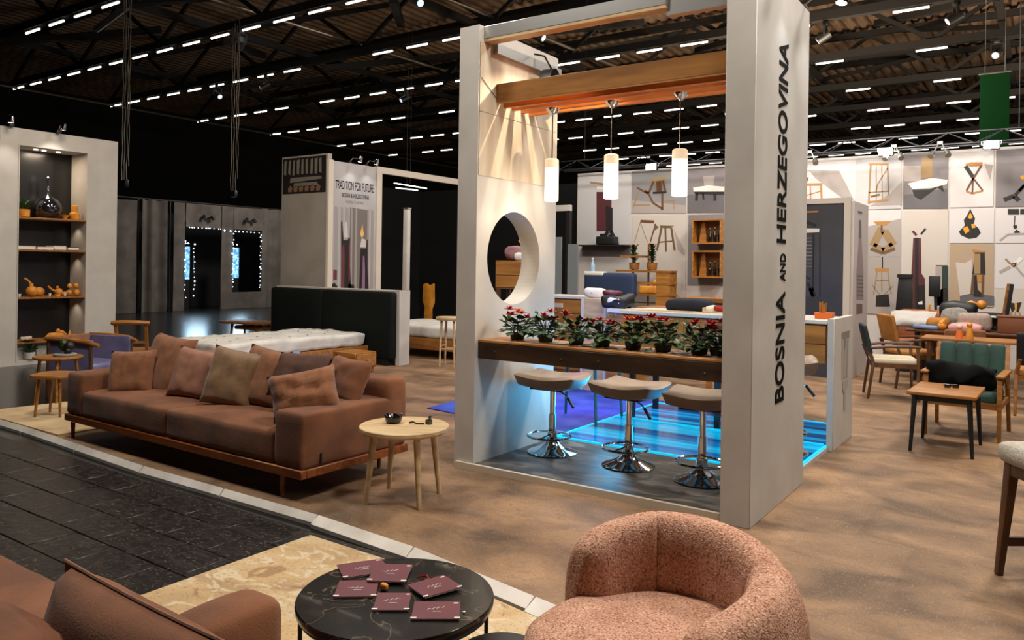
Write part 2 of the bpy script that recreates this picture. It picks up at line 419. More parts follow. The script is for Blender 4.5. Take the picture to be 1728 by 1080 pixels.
# lamps
def lampmesh():
    mb = MB(); mb.cyl((-.43,0,0),(.43,0,0),.03,n=8); return mb
ordn = ['first','second','third','fourth','fifth','sixth','seventh','eighth','ninth','tenth','last']
lamp0 = None; count = 0
for k, (y, x0, x1) in enumerate(ROWS):
    step = 1.5; x = x0+.45
    if k == 0: continue
    while x < x1-8:
        right = x > -9.5
        vis = True
        # what the camera can see of this row
        F = Vector((-math.sin(YAW), math.cos(YAW), 0)); R = Vector((math.cos(YAW), math.sin(YAW), 0))
        v = Vector((x, y, 0)); dep = v.dot(F); rt = v.dot(R)
        if dep < 3 or abs(rt/dep) > .70 or 447-1306*6.9/dep < -40: vis = False
        if k >= 8 and x < -24: vis = False
        if right and (int((x+40)/1.5) % 2 == 1) and k in (1,2,3,4,5,6): vis = False
        if rnd.random() < .06: vis = False
        if vis:
            lab = 'white tube light in the %s row under the dark roof' % ordn[k]
            if lamp0 is None:
                t = thing('tube_light', lab, 'light', (x,y,8.51))
                lampmesh().build('glass_tube', m_tube, t); MB().b2((-.47,-.05,.035),(.47,.05,.07)).build('housing', m_steel, t)
                lamp0 = t; o = t
            else: o = dup(lamp0, (x,y,8.51), 0, lab)
            o['group'] = 'tube lights of the %s row' % ordn[k]; count += 1
        x += step
# cross trusses and bracing that run into the hall
for k, x in enumerate((-30,-22.5,-15,-7.5,-1.2,5)):
    t = thing('cross_truss', ['dark cross truss running deep into the hall above the black drape','second dark cross truss counted from the black end drape','third dark cross truss counted from the black end drape','dark cross truss running over the bed display','dark cross truss running over the photo wall','dark cross truss over the furniture at the stand end'][k], 'truss', (x,0,9.2), 0, 'cross trusses')
    MB().b2((-.09,5,-.1),(.09,52,.1)).build('bottom_chord', m_steel, t)
    for i in range(11):
        ya = 7.3+4.2*i
        MB().bar((0,ya,-.3),(3.6 if i % 2 else -3.6,ya+4.2,.7),.24,.2).build('diagonal', m_steel, t)
        if i < 7: MB().bar((0,ya,0),(-3.4 if i % 2 else 3.4,ya+4.2,1.5),.15,.15).build('brace', m_steel, t)
# silvery ducts hung between the trusses
m_duct = M('galvanised_duct', (120,112,102), .35, .8)
for k, (a, b, lab) in enumerate([((-1.8,13,9.0),(-1.2,21,9.3),'short silvery pipe run slanting under the roof beyond the column'),((-12,10,9.2),(-26,13.2,9.2),'long bluish pipe hung under the roof over the display unit'),((-14,12,8.9),(-13,26,8.9),'slender pale pipe under the roof over the bed display'),((-20,9,9.1),(-19,30,9.1),'thin pale pipe crossing the roof over the dark drape'),((-34.6,13.5,8.5),(-35,44,8.5),'pale cable tray along the dark end of the roof')]):
    tag(MB().cyl(a, b, .11 if k < 2 else .05, n=8).build('hanging_pipe', m_duct), lab, 'pipe')
# moving-head lights and clamps on the trusses
m_glint = M('lamp_lens', (210,225,255), .15, emit=1.2)
mh = None
spots = [(-6,11.05),(-3.2,14.44),(-1.4,14.44),(.4,14.44),(-2.4,18.45),(-.6,18.45),(1.1,18.45),(-9,14.44),(-13,14.44),(-17,11.05),(-12,18.45),(-20,14.44),(-24,18.45),(-5.2,22.8),(-2.0,22.8),(.6,22.8),(-16,22.8),(-8,27.2),(-21,22.8),(-27,18.45),(-1.3,27.2),(-11,31.9)]
for i, (x, y) in enumerate(spots):
    lab = 'small black stage lamp clamped under the ' + ordn[[r[0] for r in ROWS].index(y)] + ' row truss'
    if mh is None:
        t = thing('stage_lamp', lab, 'lamp', (x,y,8.58))
        MB().box((0,0,-.1),(.16,.16,.12)).build('clamp', m_black, t, bevel=.02)
        MB().bar((-.16,0,-.16),(-.16,0,-.42),.03,.06).bar((.16,0,-.16),(.16,0,-.42),.03,.06).box((0,0,-.17),(.35,.06,.03)).build('yoke', m_black, t)
        MB().cyl((0,.12,-.36),(0,-.2,-.55),.13,.12,n=14).build('head', m_black, t, smooth=True)
        MB().cyl((0,-.2,-.55),(0,-.206,-.554),.09,n=14).build('lens', m_glint, t)
        mh = t; o = t
    else: o = dup(mh, (x,y,8.58), rnd.uniform(-2,2), lab)
    o['group'] = lab.replace('small black stage lamp clamped under','stage lamps under')
# hanging cable bundles
for k, (x, y, z0, lab) in enumerate([(-20,10.95,3.55,'bundle of hanging chains beside the white shelf unit'),(-20,14.27,3.55,'bundle of hanging chains between shelf unit and poster tower')]):
    t = thing('chain_bundle', lab, 'chain', (x,y,z0), 0, 'hanging chain bundles')
    for dx, dz in ((-.16,0),(-.05,.1),(.08,.02),(.16,.5)):
        pts = [(dx+.012*math.sin(i*1.3+dx*30), .012*math.cos(i*1.7), dz+i*.24) for i in range(int((8.6-z0)/.24)+1)]
        MB().tube(pts, .014, 5).build('chain', m_duct, t)
    MB().box((0,0,.05),(.22,.12,.2)).build('chain_bag', m_black, t, bevel=.03)
# green banner
t = thing('hanging_banner', 'tall plain green banner hung under the roof over the photo wall', 'banner', (-1.07,21.5,0))
MB().b2((-.30,-.006,4.3),(.30,.006,6.3)).build('cloth', M('banner_green', (10,58,26), .85, spec=.1), t)
MB().cyl((-.33,0,6.31),(.33,0,6.31),.025,n=8).build('rod', m_metal, t)
MB().cyl((-.2,0,6.3),(-.2,0,8.5),.006,n=5).build('wire', m_metal, t); MB().cyl((.2,0,6.3),(.2,0,8.5),.006,n=5).build('wire', m_metal, t)

# ------------------------------------------------------------------ grey curtains and dark entrance at the end of the aisle
def curtain(name, lab, y0, y1, z1, seed, mat, amp=.05, fold=.33, x=-23.0, z0=-.05, sag=0):
    def f(u, v):
        y = y0+(y1-y0)*u; z = z0+(z1-z0)*v-sag*math.sin(PI*u)*v
        a = math.sin(2*PI*y/fold+2*noise.noise(Vector((y*1.3, seed, v*.8))))
        return Vector((x+amp*a*(.5+.5*v if False else 1-.25*v)+.02*noise.noise(Vector((y*5,v*4,seed))), y, z))
    mb = MB(); mb.grid(f, int((y1-y0)/fold*8)+2, 7)
    def f2(u, v):
        p = f(u, v); p.x -= .02; return p
    mb.grid(f2, int((y1-y0)/fold*8)+2, 7)
    return tag(mb.build(name, mat, smooth=180, dbl=0), lab, 'curtain')
curtain('curtain', 'grey floor-length curtain just beside the white shelf unit', 10.4, 13.0, 3.42, 1, m_drape, .03, .5, sag=.03)
curtain('curtain', 'grey curtain with deep folds between two black gaps', 13.12, 13.95, 3.47, 2, m_drape, .09, .42)
curtain('curtain', 'flat grey curtain beside the dark doorway', 14.2, 14.62, 3.45, 3, m_drape, .03, .7)
curtain('curtain', 'short grey curtain over the dark doorway', 14.62, 15.95, 3.45, 4, m_drape, .03, .6, z0=2.68)
curtain('curtain', 'narrow grey curtain between the two lit openings', 15.95, 16.4, 3.45, 5, m_drape, .03, .45)
curtain('curtain', 'short grey curtain over the second lit opening', 16.4, 17.6, 3.45, 6, m_drape, .03, .6, z0=2.68)
curtain('curtain', 'grey curtain below the second lit opening', 16.4, 17.6, .52, 7, m_drape, .02, .6)
curtain('curtain', 'grey curtain running behind the poster tower', 17.6, 21.5, 3.47, 8, m_drape, .05, .55)
t = thing('curtain_rail', 'black rail along the top of the grey curtains', 'rail', (-23.05,0,3.48))
MB().cyl((0,10.3,0),(0,21.5,0),.03,n=8).build('pole', m_black, t)
for y in (10.4,13.06,14.1,17.6,21.4): MB().cyl((0,y,-3.53),(0,y,0),.03,n=6).build('upright', m_black, t)
tag(MB().b2((-25,10.4,-.05),(-24.9,21.5,3.2)).build('backing_drape', m_draped), 'black drape closing the room behind the grey curtains', 'curtain')
m_screen = M('lit_panel_blue', (150,205,235), .4, emit=1.6, c2=(70,130,175), vs=6, lo=.42, hi=.52, dist=2)
for i, (a, b, z0, z1, lab) in enumerate([(15.13,15.34,.95,2.05,'narrow glowing pale blue panel inside the dark doorway'),(16.55,16.88,1.0,2.05,'glowing pale blue panel in the second opening')]):
    t = thing('light_panel', lab, 'screen', (-23.9 if i == 0 else -23.35, (a+b)/2, 0))
    h = (b-a)/2
    MB().b2((0,-h,z0),(.03,h,z1)).build('panel', m_screen, t)
    MB().b2((-.03,-h-.02,-.05),(-.001,h+.02,z1+.03)).build('stand', m_black, t)
    MB().cyl((.0,-h*.5,z1+.12),(.04,-h*.5,z1+.11),.02,n=8).cyl((.0,h*.5,z1+.12),(.04,h*.5,z1+.11),.02,n=8).build('clip_lamp', M('bulb_cool', (225,240,255), .3, emit=6), t)
light('AREA', 'screen_glow', (-23.3,16.7,1.5), 45, (.55,.8,1), (-16,14,0), .8)
light('AREA', 'door_glow', (-23.2,15.2,1.5), 22, (.55,.8,1), (-16,13,0), .6)
m_bulb = MATS['bulb_cool']
def string_light(lab, pts, nb):
    t = thing('string_light', lab, 'light', (-22.975,pts[0][0],pts[0][1]))
    P = [Vector((0,a-pts[0][0],z-pts[0][1])) for a, z in pts]
    MB().tube(P, .006, 4).build('cord', m_black, t)
    mb = MB(); L = sum((P[i+1]-P[i]).length for i in range(len(P)-1))
    for i in range(len(P)-1):
        k = max(1, round(nb*(P[i+1]-P[i]).length/L))
        for j in range(k):
            p = P[i].lerp(P[i+1], (j+rnd.uniform(.2,.8))/k)+Vector((.03, rnd.uniform(-.03,.03), 0))
            r = rnd.choice((.016,.022,.03)); mb.lathe([(.001,-r),(r,0),(.001,r)], p, 6)
    b = mb.build('bulbs', m_bulb, t); b['kind'] = 'stuff'
string_light('string of white bulbs over the top of the dark doorway', [(14.62,2.66),(15.95,2.66)], 11)
string_light('string of white bulbs down the first side of the dark doorway', [(14.6,2.3),(14.6,.3)], 10)
string_light('string of white bulbs hanging inside the dark doorway', [(14.9,2.2),(14.92,.4)], 12)
string_light('string of white bulbs over the second lit opening', [(16.0,2.62),(17.5,2.6)], 9)
string_light('string of white bulbs down the post between the openings', [(16.38,2.6),(16.36,.6)], 12)
string_light('string of white bulbs down the far side of the second opening', [(17.5,2.6),(17.5,.6)], 16)
for y, lab in ((15.35,'black double spotlight clipped above the dark doorway'),(17.0,'black double spotlight clipped above the second lit opening')):
    t = thing('spotlight', lab, 'lamp', (-22.985,y,2.95), 0, 'spotlights over the curtain openings')
    MB().box((0,0,0),(.05,.06,.06)).build('bracket', m_black, t)
    for s in (-1,1): MB().cyl((0,0,.03),(.1,s*.14,.09),.015,n=6).cyl((.1,s*.14,.12),(.16,s*.18,0),.06,n=10).build('head', m_black, t)
# planters and clutter at the curtain
def planter(x, y, lab, h=.55, r=.3):
    t = thing('planter', lab, 'planter', (x,y,-.055), 0, 'planters by the grey curtains')
    MB().lathe([(r*.9,0),(r,h*.05),(r,h),(r*.85,h),(r*.8,h-.05)], n=16).build('pot', m_pot, t, smooth=True)
    mb = MB()
    for i in range(14):
        a, q = rnd.uniform(0,6.28), rnd.uniform(0,r*.8); mb.lathe([(.001,0),(.07,.05),(.05,.12),(.001,.14)], (q*math.cos(a), q*math.sin(a), h+rnd.uniform(-.03,.06)), 7)
    b = mb.build('blossoms', m_red, t); b['kind'] = 'stuff'
p = G(266,525,-.05); planter(p.x, p.y, 'black planter of red flowers by the grey curtain')
p = G(378,515,-.05); planter(p.x, p.y, 'black planter of red flowers at the dark doorway', .5, .28)
p = G(228,520,-.05)
t = thing('side_table', 'small black plinth with a brass cup by the curtain', 'table', (p.x,p.y,-.055))
MB().box((0,0,.3),(.5,.5,.6)).build('plinth', m_pot, t, bevel=.02)
MB().lathe([(.08,0),(.03,.05),(.03,.2),(.1,.4),(.09,.4)], (.1,0,.6), 12).build('cup', m_gold, t, smooth=True)
# ------------------------------------------------------------------ the exhibition tower
TX0, TX1, TX2, TX3 = -3.85, -3.66, -1.67, -1.48
TY0, TY1, TZ = 4.80, 5.98, 3.50
tw = thing('exhibition_tower', 'tall white stand portal with round hole and black country name on its column', 'exhibition stand', (0,0,0))
def holed():
    mb = MB(); cy, cz, r = 5.33, 1.655, .385; n = 64
    y0, y1 = TY0, TY1
    ring = [(cy+r*math.cos(2*PI*i/n), cz+r*math.sin(2*PI*i/n)) for i in range(n)]
    def proj(i):
        a = 2*PI*i/n; c, s = math.cos(a), math.sin(a); k = 1e9
        if c > 1e-6: k = min(k, (y1-cy)/c)
        if c < -1e-6: k = min(k, (y0-cy)/c)
        if s > 1e-6: k = min(k, .62/s)
        if s < -1e-6: k = min(k, -.62/s)
        return (cy+k*c, cz+k*s)
    out = [proj(i) for i in range(n)]
    # square the corners
    for i in range(n):
        pass
    for x in (TX0, TX1):
        vs = [(x,*p) for p in ring]+[(x,*p) for p in out]
        mb.vf(vs, [(i,(i+1) % n,n+(i+1) % n,n+i) for i in range(n)])
        for (yy, zz) in ((y1,cz+.62),(y0,cz+.62),(y0,cz-.62),(y1,cz-.62)):
            # corner triangle between the two neighbours that straddle the corner
            best = sorted(range(n), key=lambda i: (out[i][0]-yy)**2+(out[i][1]-zz)**2)
            for i in range(n):
                j = (i+1) % n
                a, b = out[i], out[j]
                if abs(a[0]-b[0]) > 1e-6 and abs(a[1]-b[1]) > 1e-6 and i in best[:2] and j in best[:2]:
                    mb.vf([(x,*a),(x,*b),(x,yy,zz)], [(0,1,2)])
        mb.vf([(x,y0,cz+.62),(x,y1,cz+.62),(x,y1,TZ-.03),(x,y0,TZ-.03)], [(0,1,2,3)])
        mb.vf([(x,y0,0),(x,y1,0),(x,y1,cz-.62),(x,y0,cz-.62)], [(0,1,2,3)])
    mb.vf([(TX0,*p) for p in ring]+[(TX1,*p) for p in ring], [(i,(i+1) % n,n+(i+1) % n,n+i) for i in range(n)])
    for (a, b) in (((y0,0),(y0,TZ-.03)),((y1,0),(y1,TZ-.03)),((y0,TZ-.03),(y1,TZ-.03)),((y0,0),(y1,0))):
        mb.vf([(TX0,*a),(TX0,*b),(TX1,*b),(TX1,*a)], [(0,1,2,3)])
    return mb
o = holed().build('wall_panel', m_white, tw); o['label'] = 'white side wall of the portal with a round hole'
def skin():   # whitewashed lining board on the inner face, above the counter
    mb = MB(); mb.b2((TX1,TY0+.012,2.80),(TX1+.006,TY1-.01,TZ-.16)); return mb
skin().build('lining_board', m_whitewood, tw)
MB().b2((TX1,TY0+.012,2.30),(TX1+.006,TY1-.01,2.795)).build('lining_board', m_whitewood, tw)
o = MB().b2((TX2,TY0-.06,0),(TX3,TY1+.02,TZ+.02)).build('column', m_white, tw, bevel=.004, seg=1); o['label'] = 'broad white column with black lettering'
o = MB().b2((TX1,TY0+.06,3.37),(-2.13,TY0+.17,3.47)).build('header_beam', m_metal, tw, bevel=.004, seg=1); o['label'] = 'brushed metal header beam'
MB().b2((TX1+.003,TY0+.062,3.35),(-2.135,TY0+.168,3.369)).build('header_batten', m_ash, tw)
MB().b2((-2.13,TY0+.08,3.30),(TX2,TY0+.15,3.44)).build('header_splice', m_metal, tw)
MB().b2((TX1+.005,TY0+.18,3.28),(TX1+.05,TY1-.02,3.36)).build('side_rail', m_metal, tw)
m_lam = M('grey_laminate', (116,106,95), .45, c2=(44,41,38), vs=2.6, st=(1,2.6,1), c3=(66,61,56), dist=1.2, detail=9, lo=.34, hi=.66)
o = MB().b2((TX1,TY0,0),(TX2,5.99,.045)).build('plinth_floor', m_lam, tw); o['label'] = 'grey laminate plinth floor under the bar stools'
MB().b2((TX1-.16,TY0-.03,0),(TX2,TY0,.05)).build('plinth_edge', M('plinth_edge_white', (196,182,162), .45), tw)
# country name, reading upward on the outer face of the column
def col_text(body, z0, z1, ya, yb, b):
    text(body, 'lettering', m_ink, tw, frame((TX3+.003, yb, z0), (0,0,1), (0,-1,0)), z1-z0, yb-ya, b, .002)
col_text('BOSNIA', .70, 1.445, 5.235, 5.44, .016)
col_text('AND', 1.515, 1.705, 5.315, 5.44, .02)
col_text('HERZEGOVINA', 1.775, 3.14, 5.225, 5.435, .016)
# chrome arm spotlights
def armspot(lab, base, dirv, aim, power=14, group=None, ang=70, cool=True):
    t = thing('arm_spotlight', lab, 'lamp', base, 0, group)
    d = Vector(dirv).normalized(); tip = d*.28+Vector((0,0,.06))
    MB().box((0,0,.01),(.07,.07,.05)).build('clamp', m_black, t, bevel=.008)
    MB().tube([(0,0,.03), d*.1+Vector((0,0,.10)), tip], .009, 6).build('arm', m_chrome, t)
    a = (Vector(aim)-(Vector(base)+tip)).normalized()
    MB().lathe([(.02,-.06),(.035,-.05),(.045,.03),(.045,.05),(.02,.05)], n=14).build('head', m_chrome, t, smooth=True).matrix_local = Matrix.Translation(tip) @ a.to_track_quat('Z','Y').to_matrix().to_4x4()
    MB().lathe([(.001,.051),(.038,.052),(.001,.056)], n=14).build('bulb', M('spot_bulb', (255,246,230), .3, emit=14), t).matrix_local = Matrix.Translation(tip) @ a.to_track_quat('Z','Y').to_matrix().to_4x4()
    light('SPOT', 'arm_spot_beam', Vector(base)+tip+a*.07, power, COOL if cool else NEUT, aim, .03, ang, .8)
armspot('chrome arm spotlight at the outer top corner of the lettered column', (TX3-.04,5.93,3.52), (1,.1,0), (TX3+.05,5.75,2.4), 10)
armspot('chrome arm spotlight over the last letter of the column', (TX3-.04,5.30,3.52), (1,0,0), (TX3+.02,5.25,2.5), 10)

# slatted canopy
cn = thing('slatted_canopy', 'orange wooden beam and slat canopy over the bar', 'canopy', (0,0,0))
MB().b2((TX1,5.03,2.90),(TX2,5.08,3.05)).build('main_beam', m_larch, cn, bevel=.004, seg=1)
s0 = None
for i, y in enumerate((5.15,5.27,5.40,5.52)):
    if s0 is None: s0 = MB().b2((TX1,-.02,2.875),(TX2,.02,2.97)).build('slat', M('larch_slat', (188,104,40), .4, c2=(150,78,26), vs=3, st=(.7,8,8)), cn); o = s0
    else: o = dupm(s0, (0,0,0), parent=cn)
    o.location = (0,y,0)
MB().b2((TX1,5.59,2.90),(TX2,5.63,3.02)).build('tail_beam', m_larch, cn)
# pendants
m_shade = M('opal_glass_shade', (255,232,200), .35, emit=2.6)
m_shade2 = M('opal_glass_top', (238,212,176), .35, emit=.75)
p0 = None
for (x, lab) in ((-3.32,'white glass tube pendant hanging closest to the round-hole wall'),(-2.78,'white glass tube pendant hanging in the middle of three'),(-2.22,'white glass tube pendant hanging closest to the lettered column')):
    if p0 is None:
        t = p0 = thing('pendant_lamp', lab, 'lamp', (x,5.35,2.12), 0, 'pendants over the bar')
        MB().lathe([(.045,0),(.056,.006),(.056,.27),(.052,.275),(.05,.27),(.05,.01)], n=20).build('shade', m_shade, t, smooth=True)
        MB().lathe([(.056,.27),(.057,.275),(.056,.335),(.045,.345),(.01,.345)], n=20).build('shade_top', m_shade2, t, smooth=True)
        MB().cyl((0,0,.345),(0,0,.75),.0055,n=6).build('rod', m_chrome, t)
        MB().lathe([(.012,.70),(.05,.735),(.055,.755),(.02,.757)], n=16).build('ceiling_rose', m_chrome, t, smooth=True)
    else: t = dup(p0, (x,5.35,2.12), 0, lab)
    light('POINT', 'pendant_glow', (x,5.35,2.02), 9, WARM, size=.06)
# two small downlights in the canopy make the streaks on the white wall
light('SPOT', 'canopy_downlight', (-3.0,5.335,3.32), 70, WARM, (-3.66,5.36,1.6), .012, 120, .4)
t = thing('fan_heater', 'black round fan hung at the top of the round-hole wall', 'fan', (TX1+.14,5.62,3.14))
MB().cyl((-.05,0,0),(.05,.02,0),.14,.14,n=20,cap=False).build('housing', m_black, t, smooth=True)
MB().lathe([(.03,-.03),(.05,0),(.03,.03)], n=10).build('hub', m_black, t)
for i in range(5):
    a = i*1.2566; MB().bar((0,.03*math.cos(a),.03*math.sin(a)),(.0,.12*math.cos(a),.12*math.sin(a)),.05,.008,up=(1,.4,0)).build('blade', m_blackgl, t)
MB().tube([(.02,0,.13),(-.02,-.06,.24),(-.1,-.1,.26)], .008, 6).build('bracket', m_chrome, t)
tag(MB().cyl((TX1+.012,TY0+.02,3.06),(TX1+.012,5.03,2.93),.003,n=5).build('cable', m_black), 'thin black cable running down to the canopy beam', 'cable')

# bar counter
ct = thing('bar_counter', 'thick dark wooden bar counter with a light top spanning the portal', 'counter', (0,0,0))
MB().b2((TX1,4.84,.865),(TX2,4.90,.992)).build('front_plank', m_slab, ct, bevel=.005, seg=1)
MB().b2((TX1,4.84,.993),(TX2,5.22,1.012)).build('top_board', M('counter_top_oak', (196,142,84), .4, c2=(160,106,56), vs=3, st=(1,9,9)), ct, bevel=.003, seg=1)
MB().b2((TX1,4.905,.93),(TX2,5.2,.99)).build('underframe', m_walnut, ct)
for i, px in enumerate((835,947,1010,1190)):
    w_ = Xp(px,595+i*8,-3); x = Yp(px,600,4.84).x
    if x < TX2: MB().cyl((x,4.834,.93-.01*(i % 2)),(x,4.842,.93-.01*(i % 2)),.006,n=6).build('screw', m_metal, ct)

# flowering plants in a row
def bloom_plant(name, lab, seed, c):
    r = random.Random(seed)
    t = thing(name, lab, 'plant', c, 0, 'red flowering plants on the bar counter')
    MB().lathe([(.046,0),(.052,.004),(.062,.052),(.064,.056),(.055,.056),(.05,.045)], n=14).build('pot', m_pot, t, smooth=True)
    mb = MB(); st = MB()
    for i in range(60):
        a = r.uniform(0,6.283); el = r.uniform(-.25,1.15); L = r.uniform(.05,.115)
        b0 = Vector((.02*math.cos(a), .02*math.sin(a), .055+r.uniform(0,.05)))
        d = Vector((math.cos(a)*math.cos(el), math.sin(a)*math.cos(el), math.sin(el)))
        p = b0+d*L; sd = Vector((-math.sin(a), math.cos(a), 0)); up = d.cross(sd)
        ln, wd = r.uniform(.055,.085), r.uniform(.026,.04)
        tip = p+d*ln-Vector((0,0,.02)); m1 = p+d*ln*.4
        mb.vf([p, m1+sd*wd-up*.008, tip, m1-sd*wd-up*.008, m1+up*.004], [(0,1,4),(1,2,4),(2,3,4),(3,0,4)])
        st.cyl(b0, p, .003, .002, n=4, cap=False)
    b = mb.build('foliage', m_leaf, t); b['kind'] = 'stuff'
    b = st.build('stems', m_leaf, t); b['kind'] = 'stuff'
    for i in range(r.choice((3,4,5))):
        a = r.uniform(0,6.283); q = r.uniform(.02,.10); z = r.uniform(.16,.235)
        cc = Vector((q*math.cos(a), q*math.sin(a), z)); mb = MB()
        for k in range(7):
            b_ = k*.8976; d = Vector((math.cos(b_), math.sin(b_), .35)).normalized(); sd = Vector((-math.sin(b_), math.cos(b_), 0))
            mb.vf([cc, cc+d*.034+sd*.02, cc+d*.058-Vector((0,0,.008)), cc+d*.034-sd*.02], [(0,1,2,3)])
        for k in range(5):
            b_ = k*1.2566+.4; d = Vector((math.cos(b_), math.sin(b_), 1.2)).normalized(); sd = Vector((-math.sin(b_), math.cos(b_), 0))
            mb.vf([cc, cc+d*.026+sd*.015, cc+d*.044, cc+d*.026-sd*.015], [(0,1,2,3)])
        mb.build('flower', m_orange if (seed in (5,) and i == 1) or (seed == 1 and i == 0) else m_red, t)
    MB().cyl((0,0,.05),(0,0,.20),.004,.002,n=5).build('stem', m_leaf, t)
    return t
pos = [(861,575),(909,579),(956,584),(999,588),(1049,593),(1097,598),(1152,605),(1191,609)]
nm = ['first','second','third','fourth','fifth','sixth','seventh','eighth']
for i, (px, py) in enumerate(pos):
    p = G(px, py, 1.013)
    bloom_plant('flowering_plant', 'red flowering plant in black pot, %s along the counter from the round-hole wall' % nm[i], i+1, (min(max(TX1+.17,p.x),TX2-.12), 5.02, 1.013))
    if i in (1,2,3,5,6):
        tag(MB().b2((p.x+.06,4.95,1.0125),(p.x+.19,5.06,1.0165)).build('paper_napkin', m_paper), 'white paper slip on the counter beside the %s flowering plant' % nm[i], 'paper')
p = G(1168,575,1.15)
t = thing('plant_tag', 'small dark card stuck in the seventh flowering plant', 'card', (G(1152,605,1.013).x+.04,4.98,1.10))
MB().box((0,0,.06),(.05,.003,.07), rz=.3).build('card', m_grey, t); MB().cyl((0,0,-.07),(0,0,.03),.002,n=4).build('stick', m_black, t)

# bar stools
def bar_stool(lab, loc, rz):
    t = thing('bar_stool', lab, 'stool', loc, rz, 'chrome bar stools')
    def top(u, v):
        x, y = (u*2-1)*.215, (v*2-1)*.185
        return x, y
    mb = MB()
    n = 15
    def fs(side):
        def f(u, v):
            a, b = u*2-1, v*2-1
            k = max(abs(a), abs(b)); sx, sy = .27, .225
            # rounded square mapping
            x, y = a*sx, b*sy
            e = (1-abs(a)**10)*(1-abs(b)**10)
            saddle = .012*(b*b)+.040*a*a*(1-.3*a*a)-.012*math.cos(3*b)*.5
            z = saddle+(.028 if side > 0 else -.075)*max(0,e)**(.4 if side > 0 else .22)
            c2 = (abs(a)*abs(b))**6; x *= 1-.05*c2; y *= 1-.05*c2
            return Vector((x, y, z))
        return f
    mb.grid(fs(1), n, n); mb.grid(fs(-1), n, n)
    m = mb.build('seat', m_beige, t, smooth=60, dbl=1e-4); m.location = (0,0,.605)
    MB().box((0,0,.535),(.30,.26,.012)).build('seat_plate', m_black, t)
    MB().cyl((0,0,.30),(0,0,.54),.024,n=16).build('piston', m_chrome, t, smooth=True)
    MB().cyl((0,0,.05),(0,0,.32),.032,n=18).build('column', m_chrome, t, smooth=True)
    MB().lathe([(.205,0),(.207,.008),(.185,.02),(.12,.042),(.065,.075),(.044,.12),(.034,.15)], n=32).build('base', m_chrome, t, smooth=60)
    R_ = .18
    pts = [(R_*math.cos(i*2*PI/28), -.06+R_*.95*math.sin(i*2*PI/28), .15) for i in range(28)]
    MB().tube(pts, .0095, 8, closed=True).cyl((0,-.03,.15),(0,-.23,.15),.01,n=6).build('footrest', m_chrome, t, smooth=True)
    MB().lathe([(.034,.13),(.042,.135),(.042,.17),(.034,.175)], n=16).build('collar', m_chrome, t, smooth=True)
    MB().tube([(.03,0,.525),(.13,-.05,.50),(.17,-.07,.475)], .006, 6).build('lever', m_chrome, t)
    MB().tube([(.17,-.07,.475),(.235,-.10,.41)], .012, 8).build('lever_grip', m_black, t)
    return t
s1 = bar_stool('taupe saddle-seat bar stool closest to the round-hole wall', (-3.37,5.50,.046), .1)
s2 = dup(s1, (-2.67,5.50,.046), -.05, 'taupe saddle-seat bar stool in the middle of the row')
s3 = dup(s1, (-2.05,5.44,.046), .18, 'taupe saddle-seat bar stool half hidden by the lettered column')
s4 = dup(s1, (-1.80,6.62,.075), .3, 'pale bar stool on the blue floor behind the lettered column'); s4.scale = (1,1,1.2)

# lit blue glass floor behind the stools
lf = thing('light_floor', 'blue glowing glass floor with cyan edges behind the bar stools', 'floor panel', (0,0,0))
m_blue = M('blue_backlit_glass', (0,38,78), .15, emit=.8, c2=(0,176,226), vs=1.0, st=(.14,4.5,1), c3=(0,98,160), lo=.36, hi=.66, detail=6, coat=.2)
m_cyan = M('cyan_led_edge', (20,190,230), .3, emit=1.0)
nP = 11
for i in range(nP):
    y0, y1 = 6.03+i*(2.17/nP), 6.03+(i+1)*(2.17/nP)-.006
    MB().b2((-3.62,y0,.02),(-1.60,y1,.055)).build('glass_plank', m_blue, lf)
MB().b2((-3.66,6.008,0),(-1.575,6.025,.056)).build('edge_light', m_cyan, lf)
MB().b2((-1.59,6.027,.036),(-1.577,7.19,.058)).build('edge_light', m_cyan, lf); MB().b2((-1.595,6.027,0),(-1.572,7.19,.035)).build('floor_rim', m_white, lf)
MB().b2((-3.65,6.027,0),(-3.63,8.2,.06)).build('edge_light', m_cyan, lf)
MB().b2((-3.62,7.165,.056),(-1.6,7.18,.066)).build('edge_light', m_cyan, lf); MB().b2((-3.62,8.2,.0),(-1.6,8.215,.06)).build('edge_light', m_cyan, lf)
light('AREA', 'blue_floor_glow', (-2.6,6.6,.10), 16, (.02,.45,1), (-2.6,6.6,2), 1.1, size_y=.9)
light('AREA', 'blue_side_glow', (-4.3,7.2,1.15), 22, (.05,.25,1), (-4.6,7.9,0), .5)
light('AREA', 'magenta_glow', (-4.2,7.4,.9), 5, (1,.1,.9), (-4.35,7.0,0), .25)
light('AREA', 'blue_wall_glow', (-3.2,6.2,.5), 7, (.1,.55,1), (-3.66,5.6,.4), .4)
tag(MB().prism([(-5.6,6.5),(-3.72,6.3),(-3.72,8.6),(-5.8,9.0)], .001, .012).build('lit_floor_sheet', M('painted_led_glow', (60,90,190), .8, c2=(40,60,150), vs=3)), 'LED glow painted as a blue floor sheet beside the glowing floor', 'rug')  # thin sheet whose blue colour paints the LED glow on the floor
t = thing('teal_table', 'teal table with slim legs standing beside the glowing blue floor', 'table', (-3.9,6.9,.012))
mt = M('teal_paint', (40,110,112), .5)
MB().soft((0,0,.66),(.72,.62,.05),.02,3).build('tabletop', mt, t, smooth=True)
for a, b in ((-.3,-.25),(.3,-.25),(.3,.25),(-.3,.25)): MB().cyl((a,b,.64),(a*1.12,b*1.12,0),.018,.014,n=8).build('leg', mt, t)

